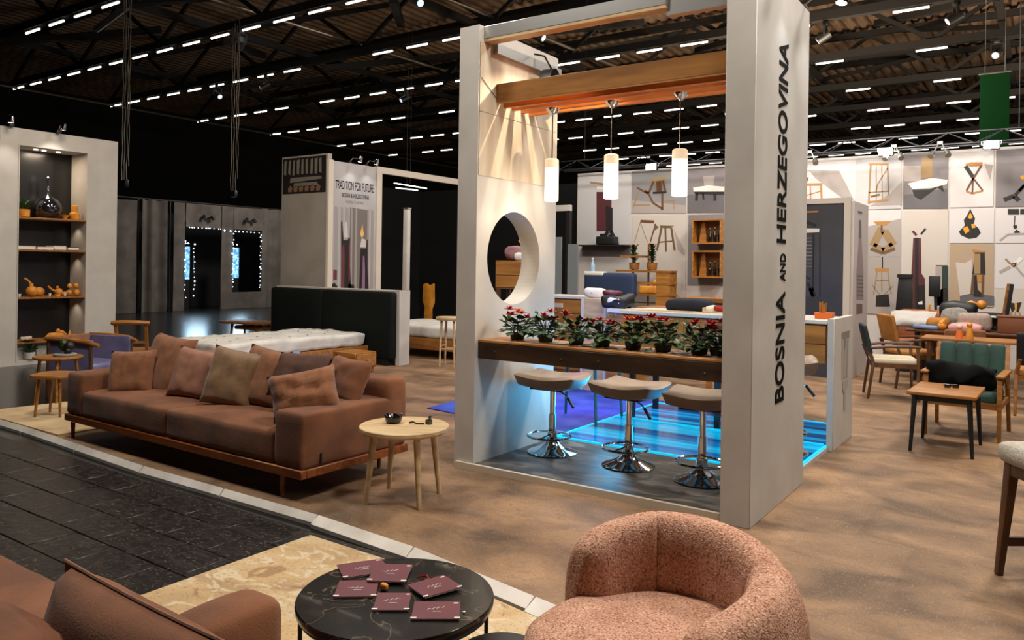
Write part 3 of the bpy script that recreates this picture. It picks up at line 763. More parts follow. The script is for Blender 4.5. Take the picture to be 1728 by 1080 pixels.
# drawer counter closing the rear of the portal
m_wtop = M('white_worktop', (206,202,194), .35)
bc = thing('drawer_counter', 'long counter with oak drawer fronts and white top behind the flowers', 'counter', (0,0,0))
MB().b2((-3.62,7.20,1.115),(-1.585,7.92,1.15)).build('worktop', m_wtop, bc, bevel=.004, seg=1)
MB().b2((-3.60,7.24,.76),(-1.60,7.9,1.113)).build('carcass', m_oak, bc)
for i, (a, b) in enumerate(((-3.595,-2.93),(-2.925,-2.26),(-2.255,-1.605))):
    for j, (c, d) in enumerate(((.935,1.10),(.765,.93))):
        o = MB().b2((a,7.215,c),(b,7.239,d)).build('drawer', m_larch, bc, bevel=.003, seg=1)
        x = (a+b)/2
        h_ = MB().tube([(x-.08,7.21,d-.06),(x-.06,7.185,d-.06),(x+.06,7.185,d-.06),(x+.08,7.21,d-.06)], .008, 6).build('handle', m_black, o)
for x in (-3.5,-2.6):
    for y in (7.28,7.86): MB().b2((x-.025,y-.025,.056),(x+.025,y+.025,.76)).build('leg', m_black, bc)
hp = thing('end_panel', 'low white end panel with faint tower print beside the glowing floor', 'panel', (0,0,0))
MB().b2((-1.585,7.20,0),(-1.53,8.0,1.165)).build('board', m_white, hp, bevel=.003, seg=1)
m_faint = M('faint_grey_print', (166,158,150), .6); m_faint2 = M('mid_grey_print', (128,120,114), .6); m_dkprint = M('dark_print', (52,40,38), .6)
FR = frame((-1.5285,7.20,0), (0,1,0), (0,0,1))   # (y from 7.20, z)
MB().prism([(.30,1.02),(.62,1.02),(.62,1.0),(.58,.6),(.33,.6),(.30,1.0)], 0, .002, FR).build('print', m_faint, hp)
MB().prism([(.30,1.03),(.62,1.03),(.62,.96),(.48,.96),(.44,.86),(.38,.96),(.30,.98)], .0021, .003, FR).build('print', m_faint2, hp)
MB().prism([(.36,.58),(.60,.58),(.56,.5),(.5,.46),(.5,.30),(.42,.30),(.42,.46),(.36,.5)], .0021, .003, FR).build('print', m_faint, hp)
MB().prism([(.40,.95),(.41,.95),(.41,.60),(.40,.60)], .0031, .004, FR).prism([(.52,.95),(.53,.95),(.53,.60),(.52,.60)], .0031, .004, FR).build('print', m_faint2, hp)
# things lying on the drawer counter
def at(px, z, y): return Yp(px, 500, y).x
p = Yp(1420,520,7.5)
t = thing('planter_box', 'orange box with yellow grass at the end of the drawer counter', 'planter', (-1.66,7.45,1.151))
MB().prism([(-.08,0),(.06,0),(.075,.055),(-.09,.055)], -.05, .05, Matrix.Rotation(PI/2,4,'X')).build('box', m_orange, t)
mb = MB()
for i in range(26):
    x, y = rnd.uniform(-.05,.0), rnd.uniform(-.03,.03); mb.cyl((x,y,.04),(x+rnd.uniform(-.01,.01),y,rnd.uniform(.11,.16)),.005,.003,n=4)
b = mb.build('grass', m_must, t); b['kind'] = 'stuff'
tag(MB().prism([(0,0),(.62,.05),(.70,.24),(.03,.22)], 0, .004, Matrix.Translation((-3.55,7.3,1.151))).build('paper_sheet', m_ash), 'large pale sheet lying on the drawer counter', 'paper')
t = thing('folded_textile', 'dark navy and white textile bundle on the drawer counter', 'textile', (-3.05,7.66,1.151))
MB().soft((0,0,.06),(.5,.22,.12),.05,6,nz=.03,seed=3).build('dark_cloth', M('navy_cloth', (24,28,44), .9), t, smooth=True)
MB().soft((.30,-.05,.035),(.2,.14,.07),.03,5,nz=.02,seed=5).build('white_cloth', m_paper, t, smooth=True)
t = thing('tray', 'wooden tray of red and white samples on the drawer counter', 'tray', (-2.55,7.62,1.151), .12)
MB().b2((-.3,-.13,0),(.3,.13,.012)).b2((-.3,-.13,.012),(-.29,.13,.05)).b2((.29,-.13,.012),(.3,.13,.05)).build('tray_base', m_ash, t)
MB().soft((-.1,0,.04),(.2,.14,.05),.02,4,nz=.01).build('red_sample', m_red, t, smooth=True); MB().soft((.13,0,.035),(.18,.16,.04),.015,4).build('white_sample', m_paper, t, smooth=True)
# ------------------------------------------------------------------ white shelf unit (niche with four oak shelves)
du = thing('shelf_unit', 'tall white display wall with a dark niche and four oak shelves', 'shelf unit', (-12.95,0,0))
y0, y1, n0, n1 = 5.17, 6.96, 5.44, 6.45
bx = lambda a, b: MB().b2(a, b)
o = bx((-.55,y0,-.055),(0,n0,3.58)).build('side_panel', m_white, du); bx((-.55,n1,-.055),(0,y1,3.58)).build('side_panel', m_white, du)
bx((-.55,n0,3.32),(0,n1,3.58)).build('head_panel', m_white, du); bx((-.55,n0,-.055),(0,n1,.02)).build('base_panel', m_white, du)
bx((-.55,n0,.02),(-.16,n1,.27)).build('recess_panel', m_white, du)
bx((-.55,n0,.27),(-.50,n1,3.32)).build('niche_back', M('smoked_glass_back', (20,18,17), .3), du)
for z in (.30,.99,1.73,2.23): bx((-.50,n0+.004,z-.03),(.005,n1-.004,z)).build('shelf', m_oak, du, bevel=.003, seg=1)
for y in (n0-.012, n1): bx((.0,y,.0),(.012,y+.012,3.34)).build('niche_trim', m_white, du)
bx((0,n0,3.32),(.012,n1,3.335)).build('niche_trim', m_white, du)
for y in (5.78,5.9,6.12):
    MB().lathe([(.03,0),(.03,.012),(.001,.012)], (-.25,y,3.306), 12).build('downlight', M('downlight_lens', (255,240,215), .3, emit=9), du)
light('AREA', 'niche_light', (-13.2,5.95,3.29), 9, WARM, (-13.2,5.95,0), .25)
for z in (2.19,1.69,.95):
    for y in (5.7,6.32): light('SPOT', 'shelf_light', (-13.2,y,z), 3.0, WARM, (-13.2,y,0), .02, 110, .7)
armspot('chrome arm spotlight on top of the white shelf unit', (-12.9,5.98,3.59), (.8,-.15,0), (-12.95,5.9,2.8), 14, None, 90, False)
armspot('chrome arm spotlight at the outer corner of the shelf unit', (-12.9,5.30,3.59), (.7,-.3,0), (-12.95,5.30,2.3), 14, None, 70, False)
SX = -13.2
def onshelf(name, lab, cat, y, z, x=SX, group=None): return thing(name, lab, cat, (x, y, z), 0, group)
t = onshelf('glass_vase', 'round smoked glass vase with narrow neck on the top shelf', 'vase', 5.97, 2.231)
MB().lathe([(.08,0),(.15,.03),(.20,.13),(.20,.2),(.15,.30),(.06,.36),(.022,.40),(.018,.58),(.026,.62),(.02,.62)], n=28).build('vase', M('smoked_mirror', (90,92,100), .06, .9), t, smooth=60)
MB().lathe([(.001,.622),(.03,.65),(.001,.68)], n=10).build('stopper', m_chrome, t, smooth=True)
def potplant(lab, loc, h=.2, pr=.07, pot=m_pot, seed=3, n=26, leaf=m_leaf, spread=.12):
    r = random.Random(seed); t = thing('potted_plant', lab, 'plant', loc)
    MB().lathe([(pr*.7,0),(pr,.01),(pr*1.05,pr*1.5),(pr*.85,pr*1.5),(pr*.8,pr*1.3)], n=14).build('pot', pot, t, smooth=True)
    mb = MB()
    for i in range(n):
        a = r.uniform(0,6.28); d = Vector((math.cos(a)*spread, math.sin(a)*spread, r.uniform(.3,1)*h)); b = Vector((0,0,pr*1.4)); sd = Vector((-math.sin(a),math.cos(a),0))*r.uniform(.015,.03)
        m1 = b+d*.6+Vector((0,0,.02))
        mb.vf([b, m1+sd, b+d, m1-sd], [(0,1,2,3)])
    b = mb.build('foliage', leaf, t); b['kind'] = 'stuff'
    MB().cyl((0,0,pr*1.2),(0,0,pr*1.4+h*.4),.005,n=5).build('stem', leaf, t)
    return t
potplant('small plant in a turned oak pot on the top shelf', (SX+.1,5.58,2.231), .2, .08, m_gold, 4)
def toy(name, lab, y, z, parts, x=SX+.12):
    t = onshelf(name, lab, 'ornament', y, z, x)
    for nme, fn in parts: fn(MB()).build(nme, m_gold, t, smooth=True)
    return t
ball = lambda r, c: (lambda mb: mb.lathe([(.001,-r),(r*.6,-r*.8),(r*.92,-r*.4),(r,0),(r*.92,r*.4),(r*.6,r*.8),(.001,r)], c, 12))
toy('wooden_jar', 'turned oak jar at the end of the top shelf', 6.33, 2.231, [('body', lambda mb: mb.lathe([(.07,0),(.075,.02),(.075,.1),(.05,.12),(.05,.23),(.03,.24)], n=16))])
toy('wooden_bowl', 'small oak bowl beside the turned oak jar', 6.18, 2.231, [('bowl', lambda mb: mb.lathe([(.03,0),(.04,.03),(.08,.07),(.07,.07)], n=14))])
for i, (a, b, h, m) in enumerate(((5.47,5.74,.055,m_grey),(5.76,6.02,.045,m_paper),(6.0,6.2,.07,m_grey),(6.22,6.40,.05,m_blackgl))):
    t = onshelf('book', ['grey book lying at the start of the second shelf','pale book lying flat in the second shelf','grey book stacked in the middle of the second shelf','black book lying at the end of the second shelf'][i], 'book', (a+b)/2, 1.731)
    MB().b2((-.13,-(b-a)/2+.008,.006),(.14,(b-a)/2-.004,h-.006)).build('pages', m_paper, t)
    MB().b2((-.14,-(b-a)/2,0),(.145,(b-a)/2,.006)).b2((-.14,-(b-a)/2,h-.006),(.145,(b-a)/2,h)).build('cover', m, t)
toy('wooden_apple', 'round oak ornament with long stalk on the third shelf', 5.72, .991, [('body', ball(.085,(0,-.02,.085))),('body', ball(.075,(0,.09,.075))),('cap', lambda mb: mb.cyl((0,-.03,.16),(0,-.03,.21),.03,n=10)),('stalk', lambda mb: mb.tube([(0,-.03,.2),(0,-.08,.26),(0,-.13,.29)], .014, 6))])
toy('wooden_teapot', 'oak teapot shaped ornament in the middle of the third shelf', 6.08, .991, [('body', ball(.06,(0,.02,.07))),('foot', lambda mb: mb.cyl((0,0,0),(0,0,.03),.05,n=12)),('spout', lambda mb: mb.tube([(0,-.04,.08),(0,-.1,.12),(0,-.14,.16)], .015, 6)),('lid', ball(.025,(0,.0,.14)))])
toy('wooden_train', 'row of oak balls and cups at the end of the third shelf', 6.33, .991, [('body', ball(.05,(0,-.07,.05))),('body', ball(.055,(0,.05,.055))),('bar', lambda mb: mb.cyl((0,-.2,.04),(0,-.05,.05),.025,n=8)),('top', ball(.04,(0,-.06,.16))),('top', ball(.045,(0,.04,.16)))])
toy('wooden_bird', 'long oak bird ornament on the bottom shelf', 6.07, .301, [('body', lambda mb: mb.tube([(0,-.17,.03),(0,-.1,.06),(0,0,.06),(0,.1,.05),(0,.17,.03)], [.01,.045,.05,.045,.01], 10)),('head', ball(.035,(0,.03,.13))),('wing', lambda mb: mb.tube([(0,.0,.1),(0,.1,.11),(0,.15,.06)], .025, 8))])
toy('wooden_blocks', 'cluster of small oak blocks on the bottom shelf', 6.33, .301, [('block', lambda mb: mb.box((0,-.06,.03),(.06,.06,.06))),('block', ball(.035,(0,.02,.035))),('block', lambda mb: mb.cyl((0,-.05,.06),(0,-.05,.13),.025,.005,n=8)),('block', ball(.03,(0,.1,.03)))])
t = onshelf('pale_blossoms', 'small dish of white blossoms at the start of the bottom shelf', 'ornament', 5.62, .301, SX+.2)
MB().lathe([(.05,0),(.12,.03),(.11,.03)], n=14).build('dish', m_oak, t); 
mb = MB()
for i in range(9): ball(.03,(rnd.uniform(-.06,.06),rnd.uniform(-.11,.11),.05))(mb)
b = mb.build('blossoms', m_cream, t, smooth=True); b['kind'] = 'stuff'
for yy in (5.49,5.93,6.16): tag(MB().lathe([(.012,0),(.022,.05),(.018,.05)], (SX+.2,yy,.991), 10).build('tea_light_cup', m_paper), {5.49:'tiny white cup at the start of the third shelf',5.93:'tiny white cup beside the round oak ornament',6.16:'tiny white cup beside the oak teapot ornament'}[yy], 'cup')
potplant('green plant in a white pot in the recess under the shelf unit', (-12.98,5.64,.021), .17, .075, m_white, 8, 30)
t = thing('picture_frame', 'small white framed card leaning in the recess under the shelves', 'picture', (-13.05,5.84,.021))
MB().box((0,0,.115),(.012,.16,.22), R=Matrix.Rotation(-.25,3,'Y')).build('frame', m_grey, t)

# ------------------------------------------------------------------ nest of stools
def stool(lab, loc, rx, ry, h, rz, mat, top=.03, square=0, spread=1.15, nl=4, lr=.018, name='side_table', cat='table'):
    t = thing(name, lab, cat, loc, rz)
    mb = MB(); n = 32; prof = [(.94,-top),(1,-top*.6),(1,-.004),(.985,0)]
    def pt(i, k, z):
        a = 2*PI*i/n; c, s = math.cos(a), math.sin(a); e = (abs(c)**(2+square)+abs(s)**(2+square))**(-1/(2+square)); return (c*e*rx*k, s*e*ry*k, h+z)
    vs = [pt(i,k,z) for k, z in prof for i in range(n)]
    mb.vf(vs, [(j*n+i, j*n+(i+1) % n, (j+1)*n+(i+1) % n, (j+1)*n+i) for j in range(3) for i in range(n)]+[tuple(range(n-1,-1,-1)), tuple(range(3*n,4*n))])
    mb.build('tabletop', mat, t, smooth=True)
    for i in range(nl):
        a = 2*PI*(i+.5)/nl; c, s = math.cos(a), math.sin(a)
        MB().cyl((c*rx*.70,s*ry*.70,h-top+.002),(c*rx*.78*spread,s*ry*.78*spread,0),lr,lr*.65,n=10).build('leg', mat, t, smooth=True)
    return t
stool('small rounded oak stool close behind the arm of the long sofa', (-8.25,3.83,.012), .20,.20, .42, .6, m_oak, .035, 1.2)
stool('small round oak table carrying a dark sculpture by the shelf unit', (-9.1,4.25,-.055), .25,.25, .56, .3, m_oak, .03)
t = thing('sculpture', 'small dark leafy sculpture on a stone disc on the round oak table', 'ornament', (-9.05,4.30,.505))
MB().lathe([(.11,0),(.12,.01),(.12,.025),(.1,.03)], n=20).build('disc', m_grey, t)
for c, r, m in (((-.04,0,.10),.05,m_leaf),((.05,.02,.11),.055,m_black),((0,-.02,.14),.045,m_leaf),((.06,0,.06),.04,m_black),((-.01,.03,.08),.05,m_black)): ball(r,c)(MB()).build('lobe', m, t, smooth=True)

# ------------------------------------------------------------------ long brown sofa
sf = thing('long_sofa', 'long brown suede two-cushion sofa on an orange oak plinth', 'sofa', (0,0,0))
X0, X1, Y0, Y1 = -7.20, -4.03, 3.42, 4.46
for a, b in (((X0,Y0,.155),(X1,Y0+.05,.215)),((X0,Y1-.05,.155),(X1,Y1,.215)),((X0,Y0+.05,.155),(X0+.05,Y1-.05,.215)),((X1-.05,Y0+.05,.155),(X1,Y1-.05,.215))): MB().b2(a,b).build('plinth_rail', m_oakd, sf, bevel=.006, seg=1)
MB().b2((X0+.05,Y0+.05,.17),(X1-.05,Y1-.05,.21)).build('deck', m_walnut, sf)
for x in (X0+.06,(X0+X1)/2,X1-.25):
    for y in (Y0+.05,Y1-.06):
        if x < -6 or x > -5 or y > 4: MB().cyl((x,y,.158),(x,y,0),.020,.014,n=10).build('leg', m_oakd, sf, smooth=True)
MB().soft(((X0+.145),Y0+.50,.40),(.27,.98,.375),.032,7,(.008,.006,.006),.005,1).build('arm', m_brown, sf, smooth=60)
MB().soft((X1-.155,Y0+.50,.40),(.29,.98,.375),.03,7,(.008,.006,.006),.005,2).build('arm', m_brown, sf, smooth=60)
xm = (X0+X1)/2-.02
for a, b, sd in ((X0+.285,xm-.003,3),(xm+.003,X1-.305,4)):
    MB().soft(((a+b)/2,Y0+.41,.325),(b-a,.80,.225),.032,10,(0,.008,.022),.009,sd).build('seat_cushion', m_brown, sf, smooth=60)
MB().soft(((X0+X1)/2,Y1-.115,.465),(X1-X0-.02,.23,.53),.045,10,(0,.01,.006),.008,5).build('backrest', m_brown, sf, smooth=60)
# piping on the arms
e = X1-.012
MB().tube([(e-.005,Y0+.06,.567),(e-.005,Y1-.2,.570)], .0045, 5).build('piping', m_brown, sf)
MB().box((X1-.004,Y0+.17,.27),(.010,.014,.07)).build('label_tag', m_blackgl, sf)
def cushion(lab, c, wd, h, t_, yaw, tilt, roll, mat, seed, name='cushion', group='cushions on the long sofa', nz=.011, pinch=.07):
    t = MB().pillow(wd, h, t_, 15, seed, pinch, nz).build(name, mat, None, smooth=70, dbl=1e-4)
    t.matrix_world = Matrix.Translation(c) @ Matrix.Rotation(yaw,4,'Z') @ Matrix.Rotation(tilt,4,'X') @ Matrix.Rotation(roll,4,'Y')
    tag(t, lab, 'cushion', group); return t
def onseat(px, py, y, z=.45): return Yp(px,py,y)
CU = [ # label, centre px, y plane, w, h, t, yaw, tilt, roll, mat
 ('small brown cushion tucked behind at the shelf-unit end of the sofa', (222,630), 3.74, .42,.42,.16,.55,-.30,-.06, m_brownp),
 ('large brown cushion beside the tucked small one on the long sofa', (281,618), 3.98, .52,.58,.18,.18,-.36,.10, m_brownp),
 ('rose brown small cushion before the large one on the long sofa', (330,632), 3.86, .44,.44,.16,.40,-.30,.12, M('rose_suede', (150,102,78), .75, c2=(134,88,66), vs=14, sheen=.2)),
 ('olive velvet cushion in the middle of the long sofa', (392,638), 3.86, .48,.48,.16,.35,-.28,.13, m_olive),
 ('broad brown cushion leaning on the back behind the olive one', (455,640), 4.00, .62,.50,.18,.15,-.34,.10, m_brownp),
 ('dark brown flat cushion wedged between two others near the sofa end', (505,632), 3.90, .52,.36,.15,.1,-.5,-.05, M('dark_brown_suede', (92,60,44), .8, c2=(76,48,36), vs=5)),
 ('crumpled brown cushion lying on the arm end of the sofa', (514,664), 3.70, .48,.34,.20,.85,-.35,-.18, m_brownp),
 ('brown cushion against the back at the arm end of the sofa', (584,642), 4.10, .44,.36,.15,-.05,-.40,.05, m_brown)]
for i, (lab, q, y, wd, h, t_, yw, tl, rl, m) in enumerate(CU):
    p = Yp(*q, y); cushion(lab, p, wd, h, t_, yw, tl, rl, m, i+1, nz=.024 if 'crumpled' in lab else .011)
tag(MB().soft((-5.9,4.33,.735),(1.1,.22,.05),.02,6,nz=.012,seed=9).build('throw', m_brownp, smooth=True), 'folded brown throw lying along the sofa back', 'blanket')

# round side table with ashtray
stool('pale ash round side table at the end of the long sofa', (-3.58,3.92,0), .305,.305, .50, .35, m_ash, .04, 0, 1.13, 4, .024)
t = thing('ashtray', 'black lobed ashtray on the pale round side table', 'ashtray', (-3.69,3.93,.501))
MB().lathe([(.035,0),(.055,.012),(.062,.04),(.05,.05),(.035,.03),(.001,.025)], n=18).build('bowl', m_blackgl, t, smooth=True)
for i in range(6): ball(.012,(.055*math.cos(i*1.047),.055*math.sin(i*1.047),.05))(MB()).build('lobe', m_blackgl, t, smooth=True)
tag(MB().tube([(-3.59,3.98,.506),(-3.56,3.985,.515),(-3.53,3.99,.506),(-3.49,4.02,.507)], .006, 5).build('twisted_wire', m_black), 'thin black twist lying on the pale round side table', 'ornament')
t = thing('black_figure', 'tiny black angular figure on the pale round side table', 'ornament', (-3.47,4.045,.501))
MB().box((0,0,.015),(.035,.03,.03)).build('body', m_blackgl, t); MB().box((.01,0,.04),(.015,.02,.03), rz=.4).build('head', m_blackgl, t)

# ------------------------------------------------------------------ chairs behind the long sofa
def wood_chair(lab, loc, rz, h=.86, mat=m_oak, group=None):
    t = thing('wooden_chair', lab, 'chair', loc, rz, group)
    for x in (-.19,.19):
        MB().bar((x,-.2,0),(x,-.18,.44),.035,.035,wd2=.04,h2=.04).build('leg', mat, t)
        MB().bar((x,.22,0),(x*.95,.19,.45),.035,.035).build('leg', mat, t)
        MB().bar((x*.95,.19,.45),(x*.98,.27,h-.02),.036,.036).build('back_post', mat, t)
    MB().soft((0,0,.455),(.44,.44,.035),.015,3).build('seat', mat, t, smooth=True)
    MB().tube([(-.23,.265,h-.03),(-.1,.30,h-.02),(.1,.30,h-.02),(.23,.265,h-.03)], .03, 8).build('top_rail', mat, t, smooth=True)
    MB().bar((-.18,.225,.58),(.18,.225,.58),.02,.03).build('cross_rail', mat, t)
    return t
wood_chair('open-back honey oak chair standing behind the long sofa', (-9.9,5.62,-.055), PI+.75, .86)
t = thing('sling_armchair', 'low armchair with shiny lilac panels and oak arms behind the sofa', 'armchair', (-9.55,4.82,-.055), .35)
m_lilac = M('lilac_vinyl', (112,112,150), .3, c2=(92,88,120), vs=3)
MB().soft((0,-.28,.48),(.62,.03,.44),.012,5).build('side_panel', m_lilac, t, smooth=True); MB().soft((0,.32,.48),(.62,.03,.44),.012,5).build('side_panel', m_lilac, t, smooth=True)
MB().soft((-.28,0,.5),(.05,.58,.44),.02,5).build('backrest', m_brownp, t, smooth=True); MB().soft((0,0,.36),(.6,.56,.12),.04,5).build('seat', m_lilac, t, smooth=True)
for y in (-.32,.36): MB().tube([(-.33,y,.70),(0,y,.70),(.25,y,.68),(.40,y*.9,.64)], .025, 8).build('arm_rail', m_oak, t, smooth=True)
for x in (-.3,.3):
    for y in (-.3,.34): MB().cyl((x,y,.7 if x < 0 else .66),(x*1.05,y,0),.022,.016,n=8).build('leg', m_walnut, t)
stool('low round cream topped stool between sofa and bed', (-10.9,6.95,-.055), .22,.22,.40,0,m_cream,.06,0,1,4,.016,'low_stool','stool')
stool('low oak topped stool beside the mattress', (-10.47,6.9,-.055), .26,.22,.40,0,m_oak,.05,.8,1,4,.016,'low_stool','stool')
p = G(428,575,-.05)
t = stool('low oak bench standing on the dark floor behind the mattress', (-13.4,10.0,-.055), .62,.36,.42,.2,m_oak,.04,3,1,4,.03,'low_bench','bench')
MB().soft((.1,0,.30),(.7,.4,.08),.03,4).build('lower_shelf', m_oak, t, smooth=True)

# ------------------------------------------------------------------ bed, headboard wall, poster tower
HB = 8.86
bd = thing('double_bed', 'double bed with tall dark green headboard and bare quilted mattress', 'bed', (0,0,0))
xl, xr = Yp(456,520,HB-.07).x, Yp(660,560,HB-.07).x
xm_ = xl+(xr-xl)*.455
MB().soft(((xl+xm_)/2,HB,.62),(xm_-xl,.15,1.06),.05,6,(0,.015,0)).build('headboard_panel', m_green, bd, smooth=60)
MB().soft(((xr+xm_)/2,HB,.62),(xr-xm_,.15,1.06),.05,6,(0,.015,0)).build('headboard_panel', m_green, bd, smooth=60)
MB().b2((xl+.1,HB-.05,0),(xr-.1,HB+.05,.12)).build('headboard_foot', m_black, bd)
a, b = G(615,572,.55), G(490,558,.55)
xb0, xb1 = -10.10, -8.80
zt = .53
MB().b2((xb0,6.15,.14),(xb1,HB-.09,.295)).build('bed_frame', m_oak, bd, bevel=.01)
for x in (xb0+.08,xb1-.08):
    for y in (6.25,8.6): MB().cyl((x,y,.14),(x,y,0),.03,.022,n=8).build('leg', m_oak, bd)
mb = MB(); mb.soft(((xb0+xb1)/2,7.42,.40),(xb1-xb0-.02,2.62,.20),.05,22,(0,0,.02),.022,4)
mt_ = mb.build('mattress', m_matt, bd, smooth=70)
rr = random.Random(3)
for i in range(4):
    for j in range(7):
        x, y = xb0+.2+.3*i, 6.4+.33*j
        MB().lathe([(.018,0),(.012,.006),(.001,.007)], (x,y,.518), 8).build('tuft_button', m_grey, mt_)
MB().box((xb1-.004,7.35,.30),(.01,.12,.05)).build('care_label', M('care_label_blue', (150,170,200), .5), bd)
ns = thing('nightstand', 'small honey oak bedside drawer box at the foot of the green headboard', 'nightstand', (-8.2,7.9,0), 0)
MB().b2((-.23,-.2,.10),(.22,.22,.32)).build('carcass', m_oak, ns, bevel=.005, seg=1)
d_ = MB().b2((.221,-.17,.12),(.24,.20,.30)).build('drawer', m_larch, ns, bevel=.003, seg=1)
MB().lathe([(.012,0),(.01,.02),(.02,.03),(.001,.034)], n=12).build('knob', m_metal, d_).matrix_local = Matrix.Translation((.24,.01,.21)) @ Matrix.Rotation(PI/2,4,'Y')
for x in (-.18,.18):
    for y in (-.15,.17): MB().b2((x-.02,y-.02,0),(x+.02,y+.02,.1)).build('leg', m_oak, ns)
hw = thing('low_partition', 'low white partition wall behind the green headboard', 'partition', (0,0,0))
MB().b2((xl-.1,9.0,0),(-8.37,9.14,1.17)).build('board', m_white, hw, bevel=.004, seg=1)
MB().b2((-8.36,8.92,0),(-8.28,9.16,1.175)).build('end_post', m_white, hw, bevel=.004, seg=1)
ps = thing('slim_post', 'slim white post rising from the end of the low partition', 'post', (-8.32,9.10,1.175)); MB().b2((-.045,-.04,0),(.045,.04,1.28)).build('shaft', m_white, ps, bevel=.01); MB().b2((-.05,-.045,1.28),(.05,.045,1.30)).build('cap', m_metal, ps)

PXc, PYf, PZ = -10.42, 9.35, 3.52
ptw = thing('poster_tower', 'grey and white tower with old photograph and dress poster', 'exhibition stand', (0,0,0))
pxl = Yp(476,300,PYf).x; pye = Xp(642,300,PXc).y
MB().b2((pxl,PYf,0),(PXc-.02,PYf+.10,PZ)).build('grey_board', M('grey_board', (160,152,142), .6, c2=(148,140,130), vs=2), ptw)
MB().b2((PXc-.10,PYf+.101,0),(PXc,pye-.02,PZ-.12)).build('poster_board', m_white, ptw)
m_frame = M('pale_pine_frame', (206,194,180), .5)
MB().b2((PXc-.03,PYf-.01,0),(PXc+.025,PYf+.10,PZ-.11)).build('frame_post', m_frame, ptw); MB().b2((PXc-.10,pye-.11,0),(PXc+.03,pye+.02,PZ-.10)).build('frame_post', m_frame, ptw)
MB().b2((PXc-.05,pye+.02,PZ-.22),(PXc+.02,13.4,PZ-.10)).build('portal_beam', m_frame, ptw)
MB().b2((PXc-.05,13.3,0),(PXc+.02,13.4,PZ-.22)).build('portal_post', m_frame, ptw)
# old photograph: strips of grey print on a dark sheet
fr = frame((pxl+.03,PYf-.004,PZ-.68),(1,0,0),(0,0,1)); W = PXc-pxl-.09; H = .65
MB().prism([(0,0),(W,0),(W,H),(0,H)],0,.003,fr).build('photograph', M('sepia_dark', (26,23,21), .5), ptw)
mb = MB(); mb2 = MB(); rr = random.Random(5)
for i in range(9):
    x = .03+i*(W-.08)/9; mb.prism([(x,.33+rr.uniform(0,.05)),(x+.06,.34),(x+.05+rr.uniform(0,.03),.62),(x+rr.uniform(-.01,.02),.60)],.0032,.0045,fr)
mb.prism([(.2,.20),(W-.1,.24),(W-.12,.29),(.22,.29)],.0032,.0045,fr)
for i in range(6):
    x = .16+i*(W-.25)/6; mb2.prism([(x,.03),(x+.09,.03),(x+.11,.11),(x+.05,.15),(x-.01,.10)],.0032,.0045,fr)
mb.prism([(.3,.13),(W-.2,.13),(W-.22,.19),(.32,.19)],.0032,.0045,fr)
mb.build('photograph_print', M('sepia_mid', (120,112,102), .5), ptw); mb2.build('photograph_print', M('sepia_warm', (120,92,72), .5), ptw)
# poster on the side facing the aisle
yP0, yP1 = PYf+.12, pye-.12; Wp = yP1-yP0
fp = frame((PXc+.002,yP0,1.0),(0,1,0),(0,0,1)); Hp = PZ-.13-1.0
MB().prism([(0,0),(Wp,0),(Wp,Hp),(0,Hp)],0,.003,fp).build('poster', M('poster_grey', (178,172,172), .5, c2=(166,160,160), vs=2), ptw)
def onp(u, v, z=.004): return fp @ Matrix.Translation((u*Wp, v*Hp, z))
text('TRADITION FOR FUTURE','lettering',m_ink,ptw,onp(.04,.800),Wp*.90,.155,.006,.001)
text('BOSNIA & HERZEGOVINA','lettering',m_ink,ptw,onp(.19,.742),Wp*.64,.078,.006,.001)
text('WHERE IT BEGINS','lettering',m_faint2,ptw,onp(.28,.700),Wp*.42,.05,.004,.001)
def pp(mb, pts, z): return mb.prism([(u*Wp, v*Hp) for u, v in pts], z, z+.001, fp)
mb = MB(); pp(mb,[(.38,0),(.80,0),(.80,.66),(.38,.67)],.0032).build('poster_print', M('poster_dk', (112,104,100), .5), ptw)
mb = MB()
for i, (u, w_) in enumerate(((.02,.10),(.16,.07),(.27,.09),(.40,.05),(.50,.06),(.80,.05),(.88,.08))): pp(mb,[(u,.0),(u+w_,0),(u+w_-.01,.66),(u+.01,.67)],.0044)
mb.build('poster_print', M('poster_fold', (150,143,141), .5), ptw)
mb = MB(); pp(mb,[(.20,.0),(.44,.0),(.40,.24),(.385,.44),(.36,.44),(.33,.42),(.24,.42),(.20,.57),(.175,.55),(.19,.30)],.0056); pp(mb,[(.62,0),(.86,0),(.82,.22),(.815,.43),(.79,.43),(.78,.36),(.64,.36)],.0056); pp(mb,[(0,0),(.12,0),(.12,.07),(.05,.10),(0,.09)],.0056); pp(mb,[(.30,.02),(.52,.02),(.5,.08),(.38,.09)],.0056)
mb.build('poster_print', M('poster_black', (30,22,24), .5), ptw)
mb = MB(); pp(mb,[(.21,.02),(.27,.02),(.27,.30),(.25,.40),(.21,.36)],.0068); pp(mb,[(.37,.12),(.41,.10),(.385,.40),(.36,.38)],.0068); pp(mb,[(.02,.12),(.10,.12),(.1,.19),(.02,.20)],.0068)
mb.build('poster_print', M('poster_wine', (104,46,52), .5), ptw)
mb = MB(); pp(mb,[(.68,.0),(.76,.0),(.755,.20),(.735,.31),(.70,.30)],.0068).build('poster_print', M('poster_mauve', (134,98,128), .5), ptw)
mb = MB(); pp(mb,[(.62,.47),(.67,.44),(.72,.47),(.69,.51),(.68,.55),(.65,.51)],.0068).build('poster_print', M('poster_flame', (226,176,108), .5), ptw)
mb = MB(); pp(mb,[(.25,.44),(.34,.44),(.33,.5),(.3,.56),(.26,.55)],.0060); pp(mb,[(.63,.37),(.77,.37),(.76,.43),(.66,.44)],.0060); mb.build('poster_print', M('poster_pale', (196,188,184), .5), ptw)
